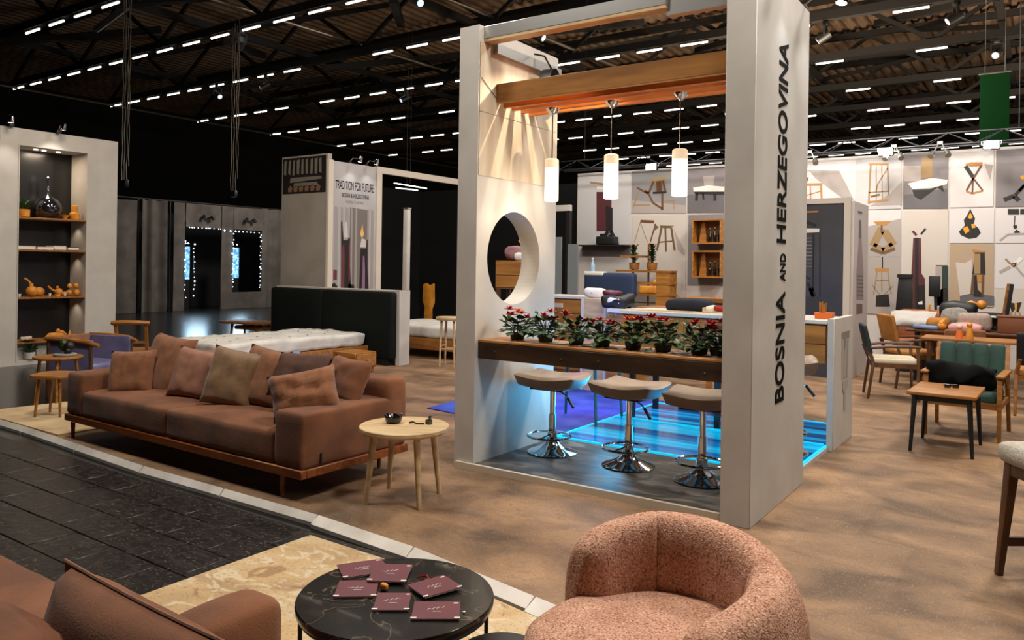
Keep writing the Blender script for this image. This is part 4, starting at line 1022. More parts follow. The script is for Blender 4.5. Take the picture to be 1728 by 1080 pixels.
armspot('chrome arm spotlight over the start of the dress poster', (PXc-.05,yP0+.42,PZ-.12), (1,0,0), (PXc+.02,yP0+.35,2.6), 7, None, 80)
armspot('chrome arm spotlight over the end of the dress poster', (PXc-.05,yP1-.22,PZ-.12), (1,0,0), (PXc+.02,yP1-.25,2.6), 7, None, 80)
# ceiling lights seen through the portal frame behind the poster
for i, q in enumerate(((665,309,720,318),(668,317,705,321))):
    a, b = Yp(q[0],q[1],13.2), Yp(q[2],q[3],13.2)
    tag(MB().cyl(a, b, .012, n=6).build('slim_lamp', m_tube), ['upper slim white lamp hung inside the dark portal','lower slim white lamp hung inside the dark portal'][i], 'light')
    tag(MB().cyl(a.lerp(b,.5), a.lerp(b,.5)+Vector((0,0,5.5)), .004, n=4).build('lamp_wire', m_black), ['wire holding the upper slim lamp of the portal','wire holding the lower slim lamp of the portal'][i], 'cable')
tag(MB().b2((-14.5,16.3,0),(-8.9,16.4,3.6)).build('black_drape', m_draped), 'tall black drape behind the portal and second bed', 'curtain')
tag(MB().b2((-14.5,13.6,0),(-14.4,16.3,3.6)).build('black_drape', m_draped), 'black side drape beyond the poster tower', 'curtain')

# second bed, tall oak stool and bits between partition and tower
b2_ = thing('single_bed', 'second bed with white mattress on oak frame behind the partition', 'bed', (0,0,0))
ax, ay = -8.95, 9.95
MB().soft((ax,ay+.7,.44),(1.96,1.3,.2),.05,10,(0,0,.015),.012,2).build('mattress', m_matt, b2_, smooth=70)
MB().b2((ax-.97,ay+.03,.14),(ax+.97,ay+1.36,.335)).build('bed_frame', m_oak, b2_, bevel=.008)
for x in (-.88,.88):
    for y in (.1,1.28): MB().cyl((ax+x,ay+y,.14),(ax+x,ay+y,0),.03,.02,n=8).build('leg', m_oak, b2_)
t = stool('tall pale oak counter stool in the gap beside the portal', (-7.70,9.45,0), .21,.19,.77,.3,m_ash,.05,1.2,1.05,4,.02,'counter_stool','stool')
for i in range(4):
    a, c = 2*PI*(i+.5)/4, 2*PI*(i+1.5)/4
    MB().cyl((.155*math.cos(a),.14*math.sin(a),.27+.05*(i % 2)),(.155*math.cos(c),.14*math.sin(c),.27+.05*(i % 2)),.012,n=8).build('stretcher', m_ash, t)
t = thing('side_chair', 'green seated chair with oak frame behind the tall pale stool', 'chair', (-7.75,11.75,0), -.2)
MB().soft((0,0,.78),(.62,.5,.10),.04,5).build('seat', m_teal, t, smooth=True); MB().b2((-.32,-.25,.69),(.32,.25,.73)).build('frame', m_oak, t)
for x in (-.27,.27):
    for y in (-.2,.2): MB().cyl((x,y,.69),(x*1.1,y*1.1,0),.022,.016,n=8).build('leg', m_oak, t)
t = thing('carved_stand', 'tall notched honey oak stand against the dark drape', 'ornament', tuple(G(722,562,0).to_2d())+(0,), .2)
MB().prism([(-.12,0),(.12,0),(.10,.55),(.16,.7),(.15,1.15),(.04,1.1),(-.05,1.15),(-.13,1.12),(-.14,.75),(-.08,.6)],-.03,.03,Matrix.Rotation(PI/2,4,'X')).build('board', m_gold, t, bevel=.008)
MB().b2((-.18,-.12,0),(.18,.12,.03)).build('foot', m_walnut, t)
# ------------------------------------------------------------------ photo wall with pictures of furniture
WY = 15.2
wl = struct(MB().b2((-8.74,WY,0),(2.2,WY+.12,3.68)).build('wall_photo', M('photo_wall_board', (198,190,184), .6, c2=(188,180,174), vs=1.2)))
A_ = lambda x, y: (1340+x/4.32, 230+y/4.32)      # photograph coordinates of three close looks
B_ = lambda x, y: (960+x/4.5, 280+y/4.5)
D_ = lambda x, y: (1520+x/6, 380+y/6)
WF = frame((0,WY,0),(1,0,0),(0,0,1))
def wp(q):
    p = Yp(q[0], q[1], WY); return (p.x, p.z)
PC = {'light':(202,196,194),'pale':(186,183,182),'grey':(120,114,115),'dgrey':(96,92,94),'beige':(192,182,172),'sepia':(168,146,120),'tan':(150,122,84),'dktan':(104,80,52),'brown':(98,64,36),'wood':(172,120,62),'dark':(30,26,25),'maroon':(82,34,40),'white':(222,216,208),'yellow':(214,150,40),'green':(34,52,46),'shadow':(160,150,144),'steel':(132,130,130)}
def pm(c): return M('wall_print_'+c, PC[c], .55)
def panel(lab, fn, rect, bg, shapes):
    (x0,y0),(x1,y1) = [fn(*p) for p in rect]
    a, b = wp((x0,y1)), wp((x1,y0))
    t = thing('photo_panel', lab, 'picture', (0,0,0), 0, 'pictures on the photo wall')
    MB().b2((a[0]+.004,WY-.012,a[1]+.004),(b[0]-.004,WY-.0005,b[1]-.004)).build('sheet', pm(bg), t)
    by = {}
    for i, s in enumerate(shapes):
        c = s[0]; mb = by.setdefault(c, MB()); z = .0125+.0012*(list(by).index(c)+1)
        if s[1] == 'p': mb.prism([wp(fn(*p)) for p in s[2]], z, z+.001, WF)
        else:
            pts = [wp(fn(*p)) for p in s[2]]; wd = s[3]
            for p, q in zip(pts[:-1], pts[1:]):
                v = (Vector(q)-Vector(p)); 
                if v.length < 1e-6: continue
                n = Vector((-v.y, v.x)).normalized()*wd/2
                mb.prism([tuple(Vector(p)-n), tuple(Vector(q)-n), tuple(Vector(q)+n), tuple(Vector(p)+n)], z, z+.001, WF)
    for c, mb in by.items(): mb.build('print', pm(c), t, dbl=0)
L, P_ = 'l', 'p'
panel('picture of a white drafting lamp over a small wooden table, beside the lettered column', A_, ((-60,145),(455,540)), 'light', [('shadow',P_,[(75,245),(330,250),(440,470),(380,470)]),('wood',P_,[(0,345),(210,342),(207,360),(0,362)]),('wood',L,[(198,360),(203,478)],.035),('wood',L,[(120,360),(122,470)],.02),('wood',L,[(85,360),(82,470)],.02),('wood',L,[(80,435),(195,400)],.015),('white',P_,[(40,320),(80,250),(120,262),(150,300),(120,315)]),('brown',P_,[(75,300),(110,300),(100,328),(75,328)])])
panel('picture of a tall thin bamboo frame stool on pale grey', A_, ((460,130),(786,538)), 'pale', [('shadow',P_,[(700,420),(785,330),(785,500),(560,505)]),('tan',L,[(560,205),(545,490)],.03),('tan',L,[(683,205),(690,430)],.025),('tan',L,[(600,205),(600,480)],.014),('tan',L,[(640,205),(645,480)],.014),('wood',L,[(545,203),(690,203)],.03),('tan',L,[(685,230),(610,350),(600,400)],.02),('tan',L,[(545,410),(690,400)],.02),('wood',L,[(540,480),(690,465)],.03),('dktan',L,[(560,440),(625,425)],.03)])
panel('picture of a white chaise longue with dark base on grey', A_, ((792,105),(1128,528)), 'grey', [('dgrey',P_,[(800,430),(1120,380),(1120,525),(800,525)]),('tan',P_,[(935,150),(1010,165),(1010,300),(925,305)]),('shadow',P_,[(800,215),(925,215),(925,330),(800,330)]),('white',P_,[(830,345),(1000,305),(1120,318),(1115,350),(1000,378),(865,385)]),('dark',P_,[(862,392),(990,388),(1080,358),(1098,410),(1045,372),(925,462),(880,440)])])
panel('picture of a twisted oak stool on white beside the chaise picture', A_, ((1135,95),(1460,522)), 'light', [('shadow',P_,[(1385,200),(1450,210),(1430,320)]),('wood',P_,[(1245,205),(1290,190),(1375,190),(1372,215),(1280,220)]),('dark',L,[(1250,218),(1310,305)],.06),('brown',L,[(1365,215),(1305,310),(1258,395)],.03),('brown',L,[(1305,300),(1300,418)],.025),('brown',L,[(1310,310),(1375,395)],.025),('wood',L,[(1255,400),(1300,418),(1378,396)],.03)])
panel('picture of a black jointed lamp figure on grey at the wall end', A_, ((1466,80),(1800,518)), 'grey', [('dark',L,[(1530,465),(1605,435),(1640,470)],.07),('dark',L,[(1610,430),(1680,360)],.05),('dark',L,[(1640,400),(1700,330)],.04),('yellow',P_,[(1648,290),(1676,285),(1676,315),(1655,315)])])
panel('picture of a teardrop shaped cane seat, sheet below the bamboo stool', A_, ((455,540),(782,880)), 'light', [('shadow',P_,[(530,660),(780,600),(780,875),(530,875)]),('wood',P_,[(580,622),(710,618),(672,652),(610,650)]),('tan',L,[(640,670),(575,800),(650,840),(725,795),(660,690)],.13),('dktan',L,[(560,820),(650,852),(735,820)],.05),('brown',L,[(640,650),(640,700)],.03)])
panel('picture of a round topped stool with thin legs, lowest sheet beside the slab', A_, ((455,880),(782,1290)), 'shadow', [('wood',P_,[(590,962),(695,962),(690,985),(595,985)]),('tan',L,[(605,985),(592,1080),(580,1150)],.02),('tan',L,[(685,985),(695,1080),(710,1150)],.02),('tan',L,[(640,985),(640,1130)],.016),('tan',L,[(600,1050),(690,1050)],.014),('dark',L,[(645,880),(645,960)],.02),('dark',P_,[(600,1160),(690,1150),(700,1240),(595,1240)]),('tan',L,[(630,1160),(570,1080)],.012),('tan',L,[(650,1160),(720,1090)],.012)])
panel('picture of a tall maroon tower cabinet with two antennae', A_, ((786,535),(1127,1290)), 'beige', [('maroon',P_,[(870,742),(925,742),(930,1000),(955,1040),(958,1275),(842,1275)]),('dark',L,[(895,740),(895,1270)],.05),('dark',P_,[(905,1090),(955,1080),(957,1275),(905,1275)]),('maroon',L,[(865,690),(893,722)],.04),('dark',L,[(960,672),(925,715)],.03),('brown',L,[(862,1090),(862,1275)],.04),('white',P_,[(905,1210),(935,1200),(938,1225),(908,1225)])])
panel('picture of a black and yellow figure eight sculpture on white', A_, ((1131,526),(1462,780)), 'light', [('dark',P_,[(1285,528),(1320,600),(1310,640),(1345,670),(1362,705),(1330,740),(1275,748),(1215,720),(1202,695),(1245,650),(1238,610),(1262,575)]),('yellow',P_,[(1285,555),(1305,590),(1285,605),(1266,592)]),('yellow',P_,[(1230,670),(1265,655),(1280,690),(1250,712)]),('yellow',P_,[(1292,640),(1315,640),(1325,665),(1298,672)])])
panel('sepia picture of a dark wooden standing clock form with round disc', D_, ((484,188),(948,815)), 'sepia', [('dgrey',P_,[(600,720),(700,690),(945,715),(945,812),(600,812)]),('beige',P_,[(556,375),(650,385),(720,345),(720,690),(600,715)]),('wood',P_,[(720,245),(860,262),(850,278),(735,275)]),('dark',P_,[(752,275),(850,275),(858,500),(725,495)]),('tan',L,[(775,290),(775,490)],.09),('beige',L,[(820,290),(820,340)],.05),('brown',P_,[(722,500),(745,505),(730,700),(705,700)]),('brown',P_,[(820,505),(846,505),(840,715),(818,715)]),('dark',P_,[(745,505),(770,505),(780,650),(835,700),(830,725),(735,722)]),('wood',P_,[(765,520),(800,498),(838,520),(838,560),(800,585),(768,560)])])
panel('picture of two tall black green tower blocks standing by the sepia picture', D_, ((350,405),(482,815)), 'pale', [('shadow',P_,[(352,415),(420,415),(420,640),(352,700)]),('green',P_,[(420,415),(480,415),(480,635),(425,640)]),('dark',P_,[(430,640),(480,640),(480,812),(430,812)])])
panel('picture of a small wooden bird form with crossing white rods', D_, ((956,188),(1400,640)), 'light', [('shadow',L,[(1000,480),(1110,420)],.05),('tan',L,[(1060,340),(1110,390)],.03),('white',L,[(1160,390),(1225,330)],.06),('dark',P_,[(1110,390),(1175,375),(1168,410),(1145,425),(1122,412)]),('wood',P_,[(1122,395),(1158,388),(1150,410),(1130,410)]),('shadow',L,[(1165,420),(1250,520)],.03)])
panel('picture of a small black hinged clip on white at the wall end', A_, ((1466,522),(1800,780)), 'light', [('dark',P_,[(1558,530),(1640,530),(1640,572),(1560,572)]),('dark',L,[(1648,550),(1690,550)],.09),('dark',L,[(1610,580),(1605,655)],.015),('dark',P_,[(1595,655),(1622,645),(1628,668),(1605,678)]),('dark',L,[(1610,690),(1640,708)],.06),('shadow',L,[(1500,760),(1560,715),(1690,710)],.03)])
panel('picture of a butterfly backed wire chair low on the wall end', D_, ((956,645),(1400,1060)), 'beige', [('dark',P_,[(1098,778),(1150,790),(1225,778),(1195,880),(1175,880),(1155,850),(1135,880),(1122,880)]),('yellow',P_,[(1152,790),(1180,790),(1172,870),(1158,860)]),('tan',L,[(1120,880),(1095,960)],.02),('tan',L,[(1200,880),(1225,960)],.02),('tan',L,[(1160,880),(1160,960)],.015)])
# part of the wall seen through the portal
panel('picture of a dark A frame figure before a maroon cloth, at the photo wall end', B_, ((68,42),(470,600)), 'pale', [('maroon',P_,[(212,198),(325,198),(325,495),(212,495)]),('dark',P_,[(280,300),(335,320),(335,500),(285,495)]),('dark',L,[(298,495),(255,580)],.09),('dark',L,[(320,495),(372,600)],.09),('tan',L,[(165,125),(262,138)],.04),('white',L,[(215,165),(262,170)],.06)])
panel('picture of a low stool and jointed frame on grey between two pendants', B_, ((474,15),(895,362)), 'steel', [('shadow',P_,[(476,260),(890,300),(890,360),(476,360)]),('tan',P_,[(622,98),(742,85),(738,115),(630,120)]),('brown',L,[(645,118),(610,205),(580,190)],.05),('brown',L,[(685,115),(690,205)],.12),('brown',L,[(715,110),(740,205)],.04),('brown',L,[(520,165),(610,215),(640,280),(710,325)],.04),('tan',L,[(540,180),(490,315)],.03),('tan',L,[(500,300),(620,295)],.03),('brown',L,[(712,205),(712,335)],.05),('tan',L,[(730,270),(800,260),(800,330)],.02),('dark',L,[(640,205),(740,200)],.04)])
panel('picture of two thin legged wooden stools, pale sheet behind the plant shelf', B_, ((474,366),(895,1030)), 'beige', [('brown',L,[(545,420),(648,425)],.06),('tan',L,[(545,430),(500,580)],.014),('tan',L,[(545,430),(600,580)],.014),('brown',L,[(660,440),(620,580)],.03),('dktan',P_,[(650,440),(685,465),(655,490)]),('dktan',P_,[(690,452),(800,455),(770,472),(700,470)]),('dktan',L,[(705,470),(672,640)],.045),('dktan',L,[(780,470),(805,640)],.045),('dktan',L,[(735,470),(740,650)],.04),('brown',L,[(680,580),(800,570)],.025),('shadow',P_,[(800,480),(880,640),(880,680),(830,640)])])
panel('picture of a white cushioned bench on dark legs behind the wall boxes', B_, ((900,0),(1230,358)), 'grey', [('dgrey',P_,[(902,220),(1225,220),(1225,355),(902,355)]),('shadow',P_,[(1020,80),(1110,72),(1100,150),(1030,150)]),('white',P_,[(945,165),(1060,148),(1200,160),(1200,195),(950,195)]),('dark',P_,[(955,195),(1200,195),(1200,220),(960,215)]),('dark',L,[(975,210),(970,265)],.06),('dark',L,[(1020,210),(1025,255)],.04),('dark',L,[(1110,215),(1112,265)],.06)])
panel('plain grey sheet behind the two wall boxes', B_, ((900,362),(1230,905)), 'grey', [('dgrey',L,[(905,450),(1225,450)],.012)])

# lighting truss over the photo wall with floods
m_tr = M('truss_alloy', (70,70,72), .45, .8)
tt = thing('lighting_truss', 'silver lattice truss carrying floods along the top of the photo wall', 'truss', (0,14.9,0))
zt0, zt1 = 3.72, 3.93
for y, z in ((-.14,zt0),(.14,zt0),(0,zt1)): MB().cyl((-9,y,z),(2.2,y,z),.015,n=8).build('chord', m_tr, tt)
br = {}
for i in range(28):
    x = -9+.4*i
    for s in (-.14,.14):
        k = (s, i % 2)
        if k not in br: br[k] = MB().cyl((0,s,zt0),(.4,0,zt1),.007,n=6).build('brace', m_tr, tt) if i % 2 == 0 else MB().cyl((0,0,zt1),(.4,s,zt0),.007,n=6).build('brace', m_tr, tt); o = br[k]
        else: o = dupm(br[k], (0,0,0), parent=tt)
        o.location = (x,0,0)
for x in (-8.4,-4.6,-.4):
    MB().cyl((x,0,zt1),(x,0,8.6),.008,n=5).build('hoist_wire', m_tr, tt)
m_flood = M('flood_glass', (255,250,240), .3, emit=60)
f0 = None
for i, (px, py) in enumerate(((1495,247),(1673,238),(1240,262),(1100,275))):
    x = Yp(px, py, 14.7).x; lab = ['glaring flood lamp over the bamboo stool picture','glaring flood lamp over the twisted stool picture','flood lamp on the truss behind the lettered column','flood lamp on the truss behind the hanging pendants'][i]
    if f0 is None:
        t = f0 = thing('flood_lamp', lab, 'lamp', (x,14.70,3.66), 0, 'flood lamps over the photo wall')
        MB().box((0,.02,0),(.24,.10,.15)).build('housing', m_black, t, bevel=.015)
        MB().box((0,-.035,-.005),(.21,.02,.12)).build('glass', m_flood, t)
        MB().tube([(-.13,.02,0),(-.14,.04,.06),(0,.06,.075),(.14,.04,.06),(.13,.02,0)], .01, 5).build('yoke', m_metal, t)
    else: t = dup(f0, (x,14.70,3.66), 0, lab)
for x in (-8.0,-5.8,-3.9,-2.55,-.9,.6): light('SPOT', 'wall_wash', (x,13.9,4.4), 40, (1,.95,.91), (x,15.3,2.2), .06, 120, .8)
for i, x in enumerate((-3.6,-2.2,-1.5)):
    t = thing('par_lamp', ['small silver lamp pair on the truss beside the column','small silver lamp pair on the truss over the chaise picture','small silver lamp pair on the truss near the green banner'][i], 'lamp', (x,14.74,3.57), 0, 'small lamps on the wall truss')
    for s in (-1,1): MB().cyl((s*.03,0,.16),(s*.11,-.04,-.02),.012,n=6).cyl((s*.10,-.03,.03),(s*.13,-.10,-.05),.04,.05,n=10).build('head', m_metal, t)
    MB().box((0,0,.18),(.08,.05,.05)).build('clamp', m_metal, t)

# dark glass cabinet panel and printed slab behind the drawer counter
gp = thing('display_board', 'tall dark grey panel in a pale frame behind the drawer counter', 'panel', (0,12.12,0))
MB().b2((-4.1,0,0),(-2.46,.05,2.58)).build('panel', M('dark_grey_print', (70,70,74), .35, c2=(58,58,62), vs=1), gp)
MB().b2((-2.46,-.02,0),(-2.37,.06,2.66)).build('frame_post', m_frame, gp); MB().b2((-4.1,-.02,2.58),(-2.46,.06,2.66)).build('frame_rail', m_frame, gp)
fr = frame((0,-.0005,0),(1,0,0),(0,0,1))
def gq(px, py): p = Yp(px,py,12.12); return (p.x, p.z)
gx = lambda x, y: gq(1340+x/4.69, 330+y/4.69)
MB().prism([gx(78,260),(gx(200,262)),(gx(198,290)),(gx(78,296))],.0005,.002,fr).build('print', pm('white'), gp)
MB().prism([gx(78,125),gx(190,120),gx(190,133),gx(78,138)],.0005,.002,fr).build('print', pm('wood'), gp)
mb = MB()
for a, b, w_ in (((155,300),(150,760),6),((205,300),(205,800),4),((78,200),(175,240),10),((110,690),(150,800),10),((90,640),(130,660),6),((130,730),(160,800),16)):
    a, b = Vector(gx(*a)), Vector(gx(*b)); n = Vector((-(b-a).y,(b-a).x)).normalized()*w_*.0022; mb.prism([tuple(a-n),tuple(b-n),tuple(b+n),tuple(a+n)],.0021,.003,fr)
mb.build('print', pm('dark'), gp)
mb = MB()
for i in range(9): a, b = gx(90,340+i*28), gx(145,340+i*28); mb.prism([a,b,(b[0],b[1]+.012),(a[0],a[1]+.012)],.0005,.002,fr)
mb.build('print', pm('steel'), gp)
MB().prism([gx(78,800),gx(200,800),gx(260,860),gx(285,940),gx(78,940)],.0005,.002,fr).build('print', M('wall_print_dusk', (52,52,58), .5), gp)
sl = thing('printed_slab', 'white printed slab wall with a pale tower picture behind the drawer counter', 'panel', (0,0,0))
MB().b2((-2.34-.10,12.18,0),(-2.34,13.30,2.62)).build('board', M('slab_white', (206,198,196), .55), sl, bevel=.004, seg=1)
fr = frame((-2.339,0,0),(0,1,0),(0,0,1))
def sq(x, y): p = Xp(1340+x/4.69, 330+y/4.69, -2.339); return (p.y, p.z)
MB().prism([sq(513,190),sq(530,190),sq(535,380),sq(548,600),sq(548,825),sq(494,825),sq(494,600),sq(510,380)],.0003,.0015,fr).build('print', M('slab_print_mauve', (150,136,140), .5), sl)
mb = MB()
for i in range(6): mb.prism([sq(498,630+i*30),sq(545,634+i*30),sq(545,642+i*30),sq(498,640+i*30)],.0016,.003,fr)
mb.prism([sq(505,120),sq(540,128),sq(538,148),sq(508,142)],.0003,.0015,fr); mb.prism([sq(513,200),sq(530,200),sq(530,340),sq(512,340)],.0016,.003,fr)
mb.build('print', M('slab_print_dark', (92,80,84), .5), sl)
MB().prism([sq(494,855),sq(540,858),sq(540,930),sq(494,940)],.0003,.0015,fr).build('print', pm('dktan') if False else M('slab_print_photo', (110,98,94), .5), sl)

# display pieces inside, seen over the counter
t = thing('oak_counter', 'oak fronted counter with white top seen under the round hole side', 'counter', (0,0,0))
a = Yp(905,503,9.0).x; b = Yp(982,503,9.0).x
MB().b2((a,9.0,1.16),(b,9.6,1.19)).build('worktop', m_wtop, t); MB().b2((a,9.03,0),(b,9.58,1.158)).build('carcass', m_oak, t)
for i in range(5): MB().b2((a+.01,9.012,.2+.19*i),(b-.01,9.029,.2+.19*i+.182)).build('front_board', m_larch, t)
MB().soft((a+.28,9.004,1.06),(.3,.012,.06),.005,3).build('pale_strip', m_cream, t)
t = thing('plywood_box', 'tall plain plywood box between the oak counter and drawer counter', 'box', (0,0,0))
a = Yp(982,503,8.72).x; b = Yp(1024,503,8.72).x
MB().b2((a,8.72,0),(b,9.3,1.185)).build('box', m_ash, t, bevel=.003, seg=1); MB().b2((a-.001,8.70,0),(a+.03,8.72,1.19)).b2((b-.03,8.70,0),(b,8.72,1.19)).build('edge_strip', m_wtop, t)
t = thing('small_counter', 'small white topped oak cabinet beside the plywood box', 'cabinet', (0,0,0))
a = Yp(1024,517,8.3).x; b = Yp(1062,517,8.3).x
MB().b2((a,8.3,1.05),(b,8.8,1.09)).build('worktop', m_wtop, t); MB().b2((a+.01,8.32,0),(b-.01,8.78,1.05)).build('carcass', m_oak, t)
def heap(name, lab, cat, px, py, y, size, mat, nz=.03, seed=1, r=.05, h=None):
    p = Yp(px, py, y)
    return tag(MB().soft((p.x,y,p.z),size,r,5,nz=nz,seed=seed).build(name, mat, smooth=True), lab, cat)
p = Yp(1008,500,9.0)
t = thing('white_bag', 'white rounded bag lying on the plywood box', 'bag', (p.x,8.95,1.19)); MB().soft((0,0,.06),(.26,.2,.12),.05,5,nz=.02).build('body', m_paper, t, smooth=True); MB().lathe([(.02,0),(.015,.006),(.001,.006)],(0,-.105,.06),8).build('button', m_black, t)
p = Yp(1040,507,8.55)
t = thing('bundle', 'black and white bundle with red ribbon on the small cabinet', 'textile', (p.x,8.6,1.09)); MB().soft((0,0,.08),(.36,.3,.16),.06,5,nz=.05,seed=4).build('dark_cloth', m_black, t, smooth=True); MB().soft((.03,-.1,.08),(.2,.12,.1),.04,5,nz=.02,seed=6).build('white_cloth', m_paper, t, smooth=True); MB().soft((-.08,0,.18),(.2,.16,.06),.03,4,nz=.03,seed=8).build('ribbon', m_maroon, t, smooth=True)
# plant shelf
ZS = lambda py: Yp(1100,py,14.6).z
xs = [Yp(px,470,14.6).x for px in (1045,1137)]
t = thing('plant_shelf', 'open oak shelving with stepped boards and two potted palms', 'shelf', (0,14.6,0))
for py, pa, pb in ((433,1052,1090),(458,1045,1137),(478,1032,1137),(497,1058,1137)):
    MB().b2((Yp(pa,py,14.6).x,-.16,ZS(py)-.02),(Yp(pb,py,14.6).x,.18,ZS(py)+.02)).build('shelf_board', m_oak, t)
for px, top in ((1064,412),(1090,412),(1136,458)): x = Yp(px,470,14.6).x; MB().b2((x-.015,.10,0),(x+.015,.14,ZS(top))).build('upright', m_oak, t)
MB().b2((Yp(1112,480,14.6).x,-.15,.5),(Yp(1135,480,14.6).x,.17,ZS(459))).build('cabinet_box', m_larch, t)
def palm(lab, px, pyb, pyt, flower):
    z0, z1 = ZS(pyb)+.021, ZS(pyt); x = Yp(px,pyb,14.6).x
    t = thing('potted_palm', lab, 'plant', (x,14.58,z0)); h = z1-z0
    MB().lathe([(.07,0),(.10,.01),(.11,.14),(.09,.14)], n=12).build('pot', m_oak, t, smooth=True)
    MB().cyl((0,0,.12),(0,0,h*.9),.03,n=8).build('stem', m_leaf, t)
    mb = MB()
    for i in range(60):
        a = rnd.uniform(0,6.28); z = rnd.uniform(.16,h*.92); d = Vector((math.cos(a)*.12,math.sin(a)*.12,.07)); sd = Vector((-math.sin(a),math.cos(a),0))*.028; b = Vector((0,0,z))
        mb.vf([b,b+d*.5+sd,b+d,b+d*.5-sd],[(0,1,2,3)])
    b = mb.build('foliage', m_leaf, t); b['kind'] = 'stuff'
    mb = MB()
    for i in range(12):
        a = rnd.uniform(0,6.28); d = Vector((math.cos(a)*.12,math.sin(a)*.12,.06)); sd = Vector((-math.sin(a),math.cos(a),0))*.02; b = Vector((0,0,h*.9)); mb.vf([b,b+d*.5+sd,b+d,b+d*.5-sd],[(0,1,2,3)])
    b = mb.build('crown_leaves', flower, t); b['kind'] = 'stuff'
palm('slim potted palm with brown crown on the oak shelving', 1071, 457, 413, m_gold)
palm('bushy potted palm with orange crown on the oak shelving', 1101, 457, 411, m_orange)
p = Yp(1084,497,14.2)
t = thing('wooden_toy', 'carved honey oak animal toy on the low board of the shelving', 'ornament', (p.x,14.5,ZS(497)+.021)); MB().soft((0,0,.08),(.38,.14,.16),.03,4).build('body', m_gold, t, smooth=True); MB().soft((.15,0,.22),(.1,.1,.14),.03,4).build('head', m_gold, t, smooth=True)
# wall boxes
for i, (ya, yb, lab) in enumerate(((370,412,'upper open oak wall box with bottles on the photo wall'),(423,468,'lower open oak wall box with bottles on the photo wall'))):
    a, b = Yp(1172,yb,15.0), Yp(1222,ya,15.0); x0, x1, z0, z1 = a.x, b.x, a.z, b.z
    t = thing('wall_box', lab, 'shelf', (x0,15.0,z0), 0, 'oak wall boxes'); w_, h_ = x1-x0, z1-z0
    MB().b2((0,-.16,0),(w_,.185,.03)).build('bottom_board', m_larch, t); MB().b2((0,-.16,h_-.03),(w_,.185,h_)).build('top_board', m_larch, t)
    MB().b2((0,-.16,.03),(.03,.185,h_-.03)).build('side_board', m_larch, t); MB().b2((w_-.03,-.16,.03),(w_,.185,h_-.03)).build('side_board', m_larch, t); MB().b2((.03,.16,.03),(w_-.03,.185,h_-.03)).build('back_board', m_oak, t)
    MB().prism([(.10,.03),(.26,.03),(.22,h_-.06),(.16,h_-.06)],-.02,.02,Matrix.Translation((0,0,0)) @ Matrix.Rotation(PI/2,4,'X')).build('wedge', m_oak, t)
    for k in range(3):
        bt = thing('bottle', 'dark %s bottle in the %s oak wall box' % (['small','middle','slim'][k], ['upper','lower'][i]), 'bottle', (x0+.34+.10*k,14.95,z0+.031))
        MB().lathe([(.03,0),(.035,.01),(.035,.15+.02*k),(.012,.2+.02*k),(.012,.26+.02*k)], n=12).build('glass', m_blackgl, bt, smooth=True); MB().cyl((0,0,.26+.02*k),(0,0,.285+.02*k),.014,n=8).build('cap', m_metal, bt)
# black shelf, blue sofa, glass boards
p, q = Yp(976,419,15.0), Yp(1058,413,15.0)
t = thing('wall_shelf', 'thin black wall shelf under the maroon cloth picture', 'shelf', (0,0,0)); MB().b2((p.x,14.9,q.z-.03),(q.x,15.195,q.z)).build('board', m_black, t); MB().b2((p.x,15.17,q.z-.24),(q.x,15.195,q.z-.03)).build('shadow_band', M('shelf_shadow_grey', (92,86,84), .7), t)  # grey band below the board paints the shelf's shadow on the wall
a = Yp(1024,413,15.0)
t = thing('model_loom', 'black boxy model on the thin wall shelf', 'ornament', (a.x,15.02,q.z+.001)); MB().soft((0,0,.09),(.46,.2,.18),.02,3,nz=.01).build('body', m_black, t, smooth=True); MB().b2((-.16,-.05,.18),(-.02,.05,.24)).build('top_block', m_black, t)
MB().b2((.05,-.06,.18),(.15,.06,.22)).build('top_block', m_black, t)
p, q = Yp(976,500,14.0), Yp(1062,462,14.0)
t = thing('blue_sofa', 'navy upholstered sofa with pale top under the photo wall', 'sofa', ((p.x+q.x)/2,14.2,0)); W = q.x-p.x
MB().soft((0,.1,Yp(1000,474,14).z-.08),(W,.2,.5),.06,5).build('backrest', M('navy_velvet', (36,52,84), .7), t, smooth=True)
MB().soft((0,-.2,.62),(W,.6,.35),.06,5).build('seat', MATS['navy_velvet'], t, smooth=True); MB().b2((-W/2+.05,-.45,0),(W/2-.05,.18,.44)).build('base', m_black, t)
MB().soft((-W*.3,.1,Yp(1000,465,14).z+.04),(W*.4,.22,.09),.03,4).build('pale_cover', m_paper, t, smooth=True)
t = thing('water_bottle', 'clear plastic bottle on the navy sofa back', 'bottle', (Yp(996,455,14.2).x,14.3,Yp(996,464,14.2).z+.02)); MB().lathe([(.05,0),(.055,.02),(.055,.2),(.02,.27),(.02,.31)], n=12).build('body', M('pale_plastic', (150,180,200), .2), t, smooth=True); MB().cyl((0,0,.31),(0,0,.34),.022,n=8).build('cap', m_paper, t)
t = thing('white_post', 'tall white post standing just beyond the round-hole wall', 'post', (Yp(926,440,9.9).x,9.9,0)); MB().b2((-.045,-.04,0),(.045,.04,2.05)).build('shaft', m_frame, t, bevel=.008); MB().b2((-.08,-.08,0),(.08,.08,.02)).build('foot', m_metal, t)
for i, (pa, pb, py) in enumerate(((933,948,400),(958,976,412))):
    a, b = Yp(pa,500,12.5), Yp(pb,py,12.5)
    t = thing('glass_board', ['narrow grey glass board beyond the white post','wide grey glass board beside the navy sofa'][i], 'panel', ((a.x+b.x)/2,12.5,0)); MB().b2((-(b.x-a.x)/2,-.02,.08),((b.x-a.x)/2,.02,b.z)).build('pane', M('smoky_glass_board', (120,128,132), .25, spec=.6), t); MB().b2((-(b.x-a.x)/2-.05,-.15,0),((b.x-a.x)/2+.05,.15,.08)).build('foot', m_black, t)
a = Yp(945,342,13.6)
